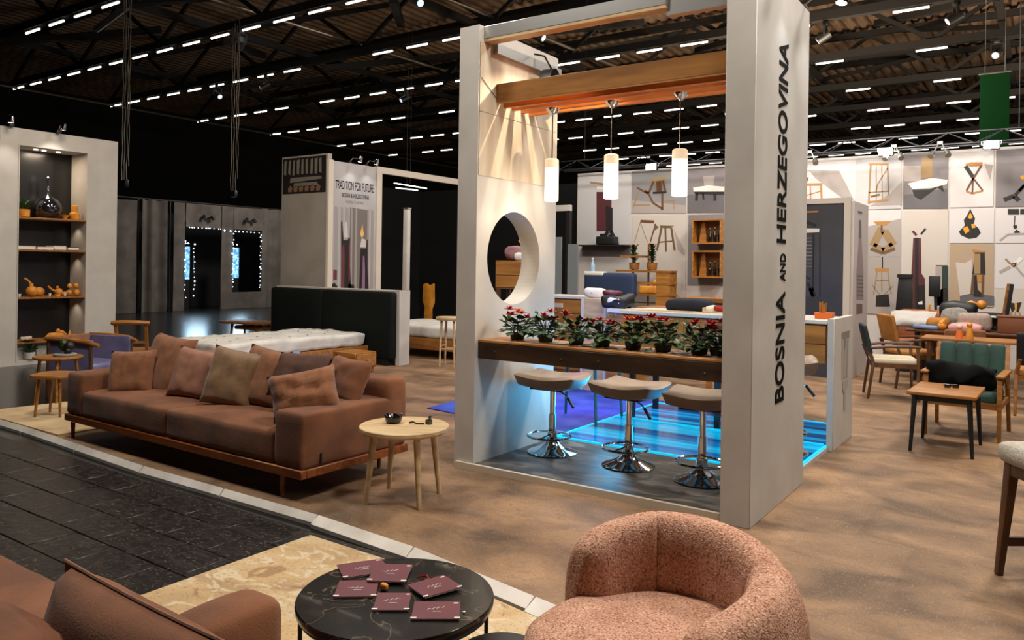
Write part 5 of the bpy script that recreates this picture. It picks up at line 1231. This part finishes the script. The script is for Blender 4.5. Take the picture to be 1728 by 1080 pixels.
t = thing('portal_frame', 'white portal bar with dark post beyond the round-hole wall', 'frame', (0,0,0)); MB().b2((-10.4,13.6,2.72),(-8.0,13.7,2.84)).build('bar', m_white, t); MB().b2((-8.08,13.6,0),(-8.0,13.7,2.72)).build('post', m_black, t)
# dark boxes on the far side
t = thing('dark_cabinet', 'black cabinet with oak lid behind the drawer counter', 'cabinet', (Yp(1195,515,11.5).x,11.5,0)); MB().b2((-.35,-.3,0),(.5,.3,1.08)).build('carcass', m_black, t, bevel=.01); MB().b2((-.37,-.32,1.08),(.52,.32,1.14)).build('lid', m_oak, t)
t = thing('display_table', 'oak side display table behind the drawer counter', 'table', (Yp(1150,520,10.2).x,10.2,0)); MB().b2((-.55,-.3,1.0),(.55,.3,1.04)).build('tabletop', m_oak, t, bevel=.005)
for x in (-.5,.5):
    for y in (-.25,.25): MB().b2((x-.03,y-.03,0),(x+.03,y+.03,1.0)).build('leg', m_oak, t)
# oak cabinet and cloth figure seen through the round hole
HX, HZ = Yp(866,440,8.3).x, Yp(866,440,8.3).z
t = thing('oak_cabinet', 'oak cabinet on legs seen through the round hole', 'cabinet', (HX,8.3,0), .2); MB().b2((-.16,-.2,HZ-.36),(.30,.2,HZ)).build('carcass', m_oak, t, bevel=.006)
MB().b2((-.15,-.212,HZ-.34),(.29,-.199,HZ-.19)).build('drawer', m_larch, t); MB().b2((-.15,-.212,HZ-.18),(.29,-.199,HZ-.02)).build('drawer', m_larch, t)
for x in (-.13,.27):
    for y in (-.17,.17): MB().b2((x-.025,y-.025,0),(x+.025,y+.025,HZ-.36)).build('leg', m_walnut, t)
t = thing('textile_pile', 'pink and white cloths on the oak cabinet seen through the round hole', 'textile', (HX+.02,8.3,HZ+.001)); MB().soft((-.02,0,.10),(.22,.2,.20),.07,5,nz=.05,seed=2).build('pink_cloth', M('dusty_pink', (150,112,112), .9), t, smooth=True); MB().soft((.16,-.05,.05),(.14,.14,.10),.04,5,nz=.03,seed=3).build('white_cloth', m_paper, t, smooth=True)
t = thing('wooden_bird', 'pointed honey oak ornament behind the cloths on the oak cabinet', 'ornament', (HX+.06,8.44,HZ+.001)); MB().cyl((0,0,0),(0,0,.25),.05,.03,n=10).build('body', m_gold, t, smooth=True); MB().cyl((-.03,0,.24),(.06,0,.33),.05,.015,n=8).build('head', m_gold, t, smooth=True)
# ------------------------------------------------------------------ furniture at the stand end
def dining_armchair(lab, loc, rz, cloth, seatm, wood=m_walnut, arms=True, h=.90, group=None, wood2=None):
    t = thing('dining_armchair', lab, 'chair', loc, rz, group); wood2 = wood2 or wood
    for x in (-.27,.27):
        MB().bar((x,-.27,0),(x*.98,-.25,.66 if arms else .44),.03,.03,wd2=.036,h2=.036).build('leg', wood2, t, bevel=.006)
        MB().bar((x*.95,.30,0),(x*.92,.24,.46),.03,.03,wd2=.036,h2=.036).build('leg', wood, t, bevel=.006)
        MB().bar((x*.92,.24,.46),(x*.80,.31,.64),.034,.034).build('back_post', wood, t)
        if arms: MB().tube([(x*.9,.27,.63),(x*1.02,.1,.655),(x*1.02,-.2,.665),(x,-.28,.66)], .018, 8).build('armrest', wood, t, smooth=True)
    for a, b in (((-.26,-.25,.42),(.26,-.25,.42)),((-.25,.24,.42),(.25,.24,.42)),((-.26,-.25,.42),(-.25,.24,.42)),((.26,-.25,.42),(.25,.24,.42))): MB().bar(a,b,.024,.05).build('apron', wood2, t)
    MB().soft((0,-.01,.475),(.53,.52,.07),.03,6,(0,0,.015)).build('seat', seatm, t, smooth=True)
    MB().soft((0,.31,h-.17),(.50,.055,.38),.027,6,(0,.01,0),taper=0,R=Matrix.Rotation(-.22,3,'X')).build('backrest', cloth, t, smooth=True)
    return t
m_dgreen = M('dark_teal_back', (30,40,42), .6, c2=(24,33,35), vs=4)
dining_armchair('oak armchair with dark teal back and cream seat, standing beside the printed slab', (-1.60,10.80,0), PI/2+.28, m_dgreen, m_cream)
dining_armchair('mustard backed armchair tucked behind the cream-seated one', (-1.55,12.0,0), PI*.5+.55, m_must, m_must, m_walnut, True, .98)
dining_armchair('small rust seated dining chair under the cushion table', (-1.0,12.4,0), PI+.3, m_brownp, m_oak, m_oak, False, .80)
dining_armchair('black backed dining chair at the second table', (-.02,10.6,0), PI, M('black_fabric', (18,18,20), .8), m_must, m_oak, False, .92)
# channel-back green armchair with jacket
t = thing('lounge_armchair', 'oak armchair with green channelled back, black jacket on its seat', 'armchair', (-.64,8.93,0), -.06)
for x in (-.31,.31):
    MB().bar((x,-.36,0),(x*1.0,-.34,.60),.034,.034,wd2=.045,h2=.045).build('leg', m_oak, t, bevel=.006)
    MB().bar((x*1.04,.36,0),(x,.26,.58),.034,.034,wd2=.04,h2=.04).build('leg', m_oak, t, bevel=.006)
    MB().bar((x,.26,.58),(x*.98,.36,.86),.036,.04).build('back_post', m_oak, t)
    MB().soft((x*1.02,-.06,.615),(.075,.66,.028),.012,4).build('armrest', m_oak, t, smooth=True)
MB().bar((-.31,-.34,.33),(.31,-.34,.33),.03,.06).build('front_rail', m_oak, t); MB().bar((-.31,.28,.33),(.31,.28,.33),.03,.06).build('rear_rail', m_oak, t)
for x in (-.31,.31): MB().bar((x,-.34,.33),(x,.28,.33),.03,.05).build('side_rail', m_oak, t)
MB().soft((0,-.05,.40),(.58,.60,.11),.04,6,(0,0,.02)).build('seat', m_teal, t, smooth=True)
for i in range(4): MB().soft((-.218+.1455*i,.285,.665),(.146,.085,.42),.035,4,(0,.012,0),R=Matrix.Rotation(-.24,3,'X')).build('back_channel', m_teal, t, smooth=True)
j = MB(); j.soft((0,0,.11),(.54,.40,.20),.09,9,nz=.09,seed=5); 
jk = thing('jacket', 'crumpled black jacket lying on the green armchair', 'clothing', (-.69,8.80,.47), .1)
j.build('body', M('black_jacket', (5,5,6), .9, spec=.15), jk, smooth=70); MB().soft((.16,-.1,.10),(.26,.14,.16),.06,6,nz=.05,seed=8).build('sleeve', MATS['black_jacket'], jk, smooth=70); MB().soft((-.18,-.06,.09),(.2,.14,.15),.06,6,nz=.05,seed=9).build('sleeve', MATS['black_jacket'], jk, smooth=70)
# small oak top table with black legs
st_ = thing('occasional_table', 'small oak topped table with slanting black legs before the green armchair', 'table', (-.735,8.02,0), -.03)
MB().b2((-.27,-.37,.505),(.27,.37,.535)).build('tabletop', m_oak, st_, bevel=.008)
for x in (-.21,.21):
    for y in (-.31,.31): MB().cyl((x,y,.505),(x*1.14,y*1.08,0),.024,.014,n=10).build('leg', m_black, st_, smooth=True)
for a, b in (((-.21,-.31,.48),(.21,-.31,.48)),((-.21,.31,.48),(.21,.31,.48)),((-.21,-.31,.48),(-.21,.31,.48)),((.21,-.31,.48),(.21,.31,.48))): MB().bar(a,b,.02,.05).build('apron', m_black, st_)
gl = thing('sunglasses', 'black folded sunglasses lying on the small oak table', 'glasses', (-.70,8.06,.536), .4)
for s in (-1,1): MB().soft((s*.034,0,.022),(.055,.012,.036),.006,3).build('lens', m_blackgl, gl, smooth=True); MB().tube([(s*.062,0,.03),(s*.06,.06,.02),(-s*.02,.075,.008)], .004, 5).build('temple', m_blackgl, gl)
MB().bar((-.01,0,.03),(.01,0,.03),.006,.006).build('bridge', m_blackgl, gl)
# dining table with a heap of soft things
dt = thing('dining_table', 'long dark topped dining table heaped with cushions under the photo wall', 'table', (-.75,13.05,0))
MB().b2((-.95,-.45,.715),(1.6,.42,.75)).build('tabletop', m_walnut, dt, bevel=.01)
for x in (-.8,1.4):
    for y in (-.36,.34): MB().cyl((x,y,.715),(x*1.03,y*1.05,0),.035,.022,n=10).build('leg', m_black, dt)
MB().b2((-.8,-.36,.65),(1.45,-.33,.714)).build('apron', m_oak, dt)
t2 = thing('console_table', 'honey oak table edge behind the black chair', 'table', (-.1,11.65,0))
MB().b2((-1.25,-.28,.70),(1.4,.3,.735)).build('tabletop', m_oak, t2, bevel=.006)
for x in (-1.15,1.3):
    for y in (-.22,.25): MB().cyl((x,y,.70),(x*1.02,y,0),.028,.02,n=8).build('leg', m_walnut, t2)
def put(fn, name, lab, cat, px, y, z, mat, **k):
    x = Yp(px, 500, y).x; o = fn(MB()).build(name, mat, smooth=70, **k); o.location = (x, y, z); return tag(o, lab, cat)
TZt = .752
def plw(wd, h, t_, seed, tilt, yaw=0, roll=0):
    m = Matrix.Rotation(yaw,4,'Z') @ Matrix.Rotation(tilt,4,'X') @ Matrix.Rotation(roll,4,'Y')
    return lambda mb: mb.pillow(wd,h,t_,11,seed,.05,.01,m)
put(plw(.62,.34,.12,3,-.9), 'cushion', 'large pale grey cushion lying at the start of the cushion table', 'cushion', 1540, 13.0, TZt+.13, M('pale_grey_fabric', (186,180,174), .85))
put(lambda mb: mb.soft((0,0,.16),(.38,.16,.32),.14,6,nz=.008), 'cushion', 'round grey speckled cushion standing on the cushion table', 'cushion', 1612, 13.05, TZt, m_grey)
put(lambda mb: mb.soft((0,0,.13),(.44,.16,.26),.08,6,nz=.008), 'cushion', 'oblong taupe knitted cushion beside the round grey one', 'cushion', 1645, 12.9, TZt, M('taupe_knit', (170,152,138), .9, c2=(146,128,116), vs=40))
put(lambda mb: mb.soft((0,0,.05),(.42,.3,.09),.04,5,(0,0,.03),nz=.01), 'cushion', 'flat pink cushion lying at the front of the cushion table', 'cushion', 1630, 12.72, TZt, M('pink_cloth', (206,150,146), .85))
put(lambda mb: mb.soft((0,0,.09),(.30,.2,.17),.07,5,nz=.03,seed=4), 'cushion', 'small yellow and white cushion heap on the cushion table', 'cushion', 1583, 12.9, TZt, m_must)
put(lambda mb: mb.soft((0,0,.03),(.34,.2,.05),.02,4,nz=.01), 'cushion', 'small folded blue cloth on the cushion table', 'textile', 1565, 12.74, TZt, M('blue_cloth', (110,130,170), .85))
put(lambda mb: mb.soft((0,0,.2),(.50,.2,.40),.1,6,nz=.02,seed=6), 'bag', 'large black shoulder bag standing behind the round cushion', 'bag', 1618, 13.30, TZt, m_black)
put(lambda mb: mb.soft((0,0,.08),(.26,.2,.14),.05,5,nz=.02,seed=2).soft((.06,0,.19),(.16,.14,.14),.05,4,nz=.02), 'ornament', 'carved honey wood animal behind the taupe cushion', 'ornament', 1645, 13.38, TZt+.10, m_gold) if False else None
t = thing('wooden_toy', 'carved honey wood animal on a black box behind the cushions', 'ornament', (Yp(1647,500,13.36).x,13.36,TZt))
MB().b2((-.2,-.08,0),(.34,.10,.25)).build('box', m_black, t, bevel=.01); ball(.09,(-.06,0,.33))(MB()).build('body', m_gold, t, smooth=True); ball(.07,(.07,0,.36))(MB()).build('head', m_gold, t, smooth=True)
t = thing('open_box', 'white open box with black screen on the cushion table', 'box', (Yp(1678,500,13.0).x,13.0,TZt)); MB().b2((-.14,-.08,.20),(.14,.08,.22)).b2((-.14,-.08,0),(-.11,.08,.2)).b2((.11,-.08,0),(.14,.08,.2)).build('frame', m_paper, t); MB().b2((-.10,-.02,.01),(.10,.02,.19)).build('screen', m_blackgl, t)
t = thing('back_cushion', 'rust brown sofa back behind the cushion table', 'sofa', (Yp(1568,500,14.2).x,14.2,0)); MB().soft((0,0,.72),(.9,.25,.5),.08,5).build('backrest', M('rust_leather', (140,78,44), .6), t, smooth=True); MB().soft((0,-.3,.42),(.9,.6,.2),.06,5).build('seat', MATS['rust_leather'], t, smooth=True); MB().b2((-.4,-.55,0),(.4,.1,.32)).build('base', m_black, t)
t = thing('tall_chair_back', 'tall black and oak ladder leaning at the photo wall end', 'ladder', (Yp(1692,500,14.3).x,14.3,0), .2)
for y, m in ((-.13,m_black),(.10,m_oak)): MB().bar((-.08,y,0),(.10,y,1.42),.05,.05).build('rail', m, t)
for z in (.3,.65,1.0,1.3): MB().bar((-.04+z*.1,-.12,z),(-.04+z*.1,.1,z),.03,.03).build('rung', m_black, t)
t = thing('brown_crate', 'rust brown wooden box with small things at the table end', 'box', (Yp(1722,500,12.9).x,12.9,TZt)); MB().b2((-.26,-.15,0),(.3,.15,.22)).build('box', M('rust_wood', (120,70,40), .6), t, bevel=.008); MB().b2((-.28,-.16,.22),(.32,.16,.24)).build('lid', MATS['rust_wood'], t, bevel=.004)
for i, (px, h, lab) in enumerate(((1528,1.52,'tall black slatted tower standing before the maroon cabinet picture'),(1578,1.50,'slim black lamp post with square head before the photo wall'))):
    x = Yp(px, 500, 14.5).x; t = thing(['display_tower','floor_lamp'][i], lab, ['stand','lamp'][i], (x,14.5,0))
    if i == 0: MB().prism([(-.20,0),(.18,0),(.11,1.1),(.10,1.48),(-.10,1.50),(-.13,1.1)],-.06,.06,Matrix.Rotation(PI/2,4,'X')).build('body', m_black, t, bevel=.006); MB().b2((-.12,-.08,1.48),(.12,.08,1.54)).build('head', m_black, t); MB().b2((-.24,-.1,0),(.22,.1,.04)).build('foot', m_black, t)
    else: MB().bar((.05,0,0),(0,0,1.3),.04,.04).build('post', m_black, t); MB().b2((-.09,-.06,1.18),(.07,.06,1.52)).build('head', m_black, t, bevel=.01); MB().cyl((.05,0,0),(.05,0,.03),.18,n=20).build('foot', m_black, t)
for i, (px, lab) in enumerate(((1563,'honey wood pointed bird ornament behind the grey cushion'),(1590,'tiny honey wood figure in front of the taupe table cushion'))):
    x = Yp(px,500,[13.3,12.66][i]).x; t = thing('wooden_bird', lab, 'ornament', (x,[13.3,12.66][i],TZt)); ball(.06,(0,0,.06))(MB()).build('body', m_gold, t, smooth=True); MB().cyl((0,0,.1),(.05,0,[.34,.17][i]),.05,.012,n=8).build('neck', m_gold, t)
for i, (px, lab, c) in enumerate(((1620,'small wooden peg doll with pale face on the oak table edge',m_orange),(1637,'larger yellow wooden peg doll on the oak table edge',m_gold))):
    x = Yp(px,500,11.5).x; t = thing('peg_doll', lab, 'toy', (x,11.5,.736)); MB().cyl((0,0,0),(0,0,.12+.03*i),.05,.03,n=10).build('body', c, t, smooth=True); ball(.035,(0,0,.15+.03*i))(MB()).build('head', m_cream if i == 0 else m_gold, t, smooth=True)

# counter stools at the stand edge
def counter_chair(lab, loc, rz):
    t = thing('counter_stool', lab, 'stool', loc, rz, 'walnut counter stools')
    for x in (-.17,.17):
        for y in (-.17,.17): MB().bar((x*1.25,y*1.2,0),(x,y,.60),.034,.034,wd2=.055,h2=.055).build('leg', m_walnut, t, bevel=.006)
    for a, b in (((-.18,-.18,.57),(.18,-.18,.57)),((-.18,.18,.57),(.18,.18,.57)),((-.18,-.18,.57),(-.18,.18,.57)),((.18,-.18,.57),(.18,.18,.57))): MB().bar(a,b,.03,.06).build('apron', m_walnut, t)
    for a, b in (((-.205,-.2,.18),(.205,-.2,.18)),((-.205,.2,.18),(.205,.2,.18))): MB().bar(a,b,.025,.045).build('stretcher', m_walnut, t)
    MB().soft((0,0,.655),(.46,.46,.11),.045,7,(.01,.01,.015),.006,3).build('seat', M('oat_boucle', (186,178,164), .95, c2=(160,152,140), vs=60, bump=.5, bs=120), t, smooth=70)
    return t
cs = counter_chair('walnut counter stool with oat coloured seat cut by the frame edge', (.10,4.80,0), .62)
dup(cs, (.42,6.35,0), .5, 'second walnut counter stool, standing farther along the stand edge')

# ------------------------------------------------------------------ pink tub chair, black marble table, brown armchair on the rug
RZ0 = -.03
ch = thing('tub_chair', 'round pink boucle tub chair on the rug beside the black marble table', 'armchair', (-1.03,2.40,RZ0))
def tub(a0, a1, h0, h1, hm, parent, name, rin=.225, rout=.445, base=.06, e0=.05, e1=.05, seed=0, f0=.8, f1=.8):
    def f(u, v):
        a = a0+(a1-a0)*u
        L = (a1-a0)*.36
        k0 = min(1, u*L/e0) if e0 > 0 else 1; k1 = min(1, (1-u)*L/e1) if e1 > 0 else 1
        k = (f0+(1-f0)*math.sqrt(max(0,1-(1-k0)**2)))*(f1+(1-f1)*math.sqrt(max(0,1-(1-k1)**2)))
        top = h0+(h1-h0)*u+hm*math.sin(PI*u)
        t = 2*PI*v; c, s = math.cos(t), math.sin(t); ex = 2/3.2
        cx_, sx_ = abs(c)**ex*(1 if c > 0 else -1), abs(s)**ex*(1 if s > 0 else -1)
        hw, hh = (rout-rin)/2*k, (top-base)/2*(.86+.14*k)*(1 if k > .02 else .5)
        r = (rin+rout)/2+hw*cx_*(1-.12*(sx_+1)/2); z = base+(top-base)/2+hh*sx_
        r += .02*math.sin(PI*min(1,max(0,(z-base)/(top-base))))
        p = Vector((r*math.cos(a), r*math.sin(a), z))
        n = noise.noise(Vector((p.x*5+seed, p.y*5, p.z*5)))*.006
        if name.startswith('armrest'): n += .006*math.sin(a*60)*max(0,k1-.2 if False else 1-k1)*max(0,sx_)
        return p+Vector((math.cos(a),math.sin(a),.5))*n
    mb = MB(); mb.grid(f, 34, 36, False)
    n = 34
    return mb.build(name, m_boucle, parent, smooth=80, dbl=1e-4)
import_yaw = YAW
th = lambda d: math.radians(d)+YAW
tub(th(-94), th(-6), .57, .67, .02, ch, 'armrest', e0=.11, e1=.02, f0=0, f1=.9)
tub(th(-6), th(84), .67, .715, .012, ch, 'back_segment', e0=.02, e1=.02, seed=2, f0=.9, f1=.88)
tub(th(84), th(140), .715, .62, .012, ch, 'back_segment', e0=.02, e1=.10, seed=4, f0=.88, f1=0)
def seat(u, v):
    a = 2*PI*u; zz = [.08,.10,.14,.34,.415,.445,.458,.463,.465][min(8,int(v*8+.5))]; k = [.90,.97,1,1,.97,.88,.66,.33,.0][min(8,int(v*8+.5))]
    d = math.cos(a-th(202)); r = .335+.15*max(0,d)**1.5
    return Vector((r*k*math.cos(a), r*k*math.sin(a), zz+.006*noise.noise(Vector((math.cos(a)*k*2,math.sin(a)*k*2,1)))))
mb = MB(); mb.grid(seat, 48, 9, True); mb.build('seat_cushion', m_boucle, ch, smooth=80, dbl=1e-4)
MB().lathe([(.30,0),(.31,.02),(.31,.075)], n=32).build('plinth', m_black, ch)
pts = [Vector((.466*math.cos(th(a)), .466*math.sin(th(a)), .52+.0012*(a+90))) for a in range(-80,-8,4)]
ct_ = thing('coffee_table', 'round black marble coffee table on thin black legs', 'table', (-1.90,2.05,RZ0), .2)
MB().lathe([(.33,.415),(.348,.418),(.350,.424),(.350,.440),(.346,.445)], n=64).build('tabletop', m_marble, ct_, smooth=40)
pts = [(.335*math.cos(i*2*PI/48), .335*math.sin(i*2*PI/48), .408) for i in range(48)]
MB().tube(pts, .008, 6, closed=True).build('ring_frame', m_black, ct_)
for i in range(4):
    a = i*PI/2+.62; MB().cyl((.33*math.cos(a),.33*math.sin(a),.415),(.33*math.cos(a),.33*math.sin(a),.0),.008,n=8).build('leg', m_black, ct_)
MB().tube([(.33*math.cos(i*2*PI/48), .33*math.sin(i*2*PI/48), .012) for i in range(48)], .007, 6, closed=True).build('floor_ring', m_black, ct_)
# leaflets
TT = RZ0+.4465
def leaflet(lab, corners, z, logo):
    P = [G(px,py,TT) for px, py in corners]         # far-left, far-right, near-right, near-left
    c = sum(P, Vector())/4; u = ((P[1]-P[0])+(P[2]-P[3])).normalized(); v = Vector((-u.y,u.x,0))
    w_ = ((P[1]-P[0]).length+(P[2]-P[3]).length)/2; h_ = ((P[0]-P[3]).length+(P[1]-P[2]).length)/2
    t = thing('leaflet', lab, 'leaflet', (c.x,c.y,TT+z), math.atan2(u.y,u.x), 'maroon leaflets on the marble table')
    MB().b2((-w_/2,-h_/2,0),(w_/2,h_/2,.0035)).build('pages', m_paper, t)
    MB().b2((-w_/2-.001,-h_/2-.001,.0036),(w_/2+.001,h_/2+.001,.0056)).build('cover', m_maroon, t)
    mb = MB()
    for sx in (-1,1): mb.b2((sx*w_*.46-.010,-h_*.46,.0057),(sx*w_*.46+.010,-h_*.40,.0062))
    mb.b2((w_*.36,h_*.38,.0057),(w_*.46,h_*.44,.0062)); mb.build('corner_print', m_paper, t)
    pts = [(-.028+.0056*i, .006*math.sin(i*2.1+logo)+.002*i*(logo % 2), .0062) for i in range(11)]
    MB().tube([(x-w_*.02,y+.004,z_) for x,y,z_ in pts], .0013, 4).tube([(-.012,-.014,.0062),(.0,-.012,.0062),(.018,-.014,.0062)], .0012, 4).build('script_mark', m_paper, t)
    return t
LF = [('maroon leaflet at the far end of the group on the marble table', ((567,955),(648,945),(653,966),(582,978)), .0),
 ('maroon leaflet overlapping the far one on the marble table', ((634,958),(692,956),(686,990),(624,983)), .007),
 ('maroon leaflet lying crooked at the sofa side of the marble table', ((570,982),(640,982),(632,1008),(567,1010)), .0),
 ('maroon leaflet in the middle, partly bent, on the marble table', ((637,1003),(694,1003),(688,1032),(630,1032)), .0),
 ('maroon leaflet tilted towards the tub chair on the marble table', ((690,992),(752,975),(777,997),(715,1014)), .007),
 ('maroon leaflet square to the table edge closest to the camera', ((698,1018),(774,1018),(777,1047),(696,1047)), .0)]
for i, (lab, c, z) in enumerate(LF): leaflet(lab, c, z, i)
p = G(648,995,TT); tag(MB().soft((p.x,p.y,TT+.012),(.03,.02,.022),.008,3,nz=.006).build('candy_wrapper', m_gold, smooth=True), 'crumpled golden wrapper between the maroon leaflets', 'wrapper')
p = G(715,978,TT); tag(MB().tube([(p.x-.03,p.y,TT+.005),(p.x,p.y+.015,TT+.011),(p.x+.02,p.y+.005,TT+.005),(p.x+.015,p.y-.012,TT+.005)], .0045, 5).build('ribbon_curl', m_red), 'small curled red ribbon on the marble table', 'ribbon')
p = G(783,1034,TT); tag(MB().lathe([(.004,0),(.005,.004),(.001,.006)], (p.x,p.y,TT), 8).build('mint', m_paper), 'tiny white mint near the rim of the marble table', 'sweet')
# low dark stool at the frame bottom
p = G(864,1076,.30)
stl = thing('low_stool', 'low round black leather stool at the table foot', 'stool', (p.x+.03,p.y-.10,RZ0))
MB().lathe([(.13,.25),(.155,.27),(.16,.30),(.15,.325),(.11,.335),(.001,.338)], n=32).build('seat', M('black_leather', (30,22,18), .45), stl, smooth=True)
for i in range(3): a = i*2.094; MB().cyl((.1*math.cos(a),.1*math.sin(a),.26),(.13*math.cos(a),.13*math.sin(a),0),.014,.01,n=8).build('leg', m_black, stl)
# low brown armchair cut by the frame
ac = thing('brown_armchair', 'low brown suede armchair on the rug, facing the marble table', 'armchair', (0,0,0))
MB().soft((-2.11,1.49,.25),(.20,.34,.53),.05,7,(.006,.006,.008),.005,3).build('arm', m_brown, ac, smooth=60)
MB().soft((-3.0,1.00,.27),(1.50,.32,.50),.09,9,(0,.01,.02),.010,4).build('backrest', m_brown, ac, smooth=60)
MB().soft((-3.0,1.34,.20),(1.44,.30,.30),.05,9,(0,.01,.01),.008,4).build('seat_cushion', m_brown, ac, smooth=60)
MB().b2((-3.74,.84,-.03),(-2.04,1.63,.02)).build('plinth', m_oakd, ac)
MB().b2((-2.24,.90,.02),(-1.74,1.30,.10)).build('side_ledge', m_oakd, ac)
fc = None
cushion('large brown piped cushion standing on the low brown armchair', Vector((-2.14,1.20,.36)), .90,.54,.24,-.03,-.10,.0,m_brown,21,'cushion',None,.010,.03)
fc = [o for o in C.objects if o.get('label') == 'large brown piped cushion standing on the low brown armchair'][0]
pts = [Vector((.45*(-1+i*.1), -.002, .27*(1-.03*(1-(-1+i*.1)**2)))) for i in range(21)]
MB().tube(pts, .006, 6).build('piping', m_brownp, fc, smooth=True)
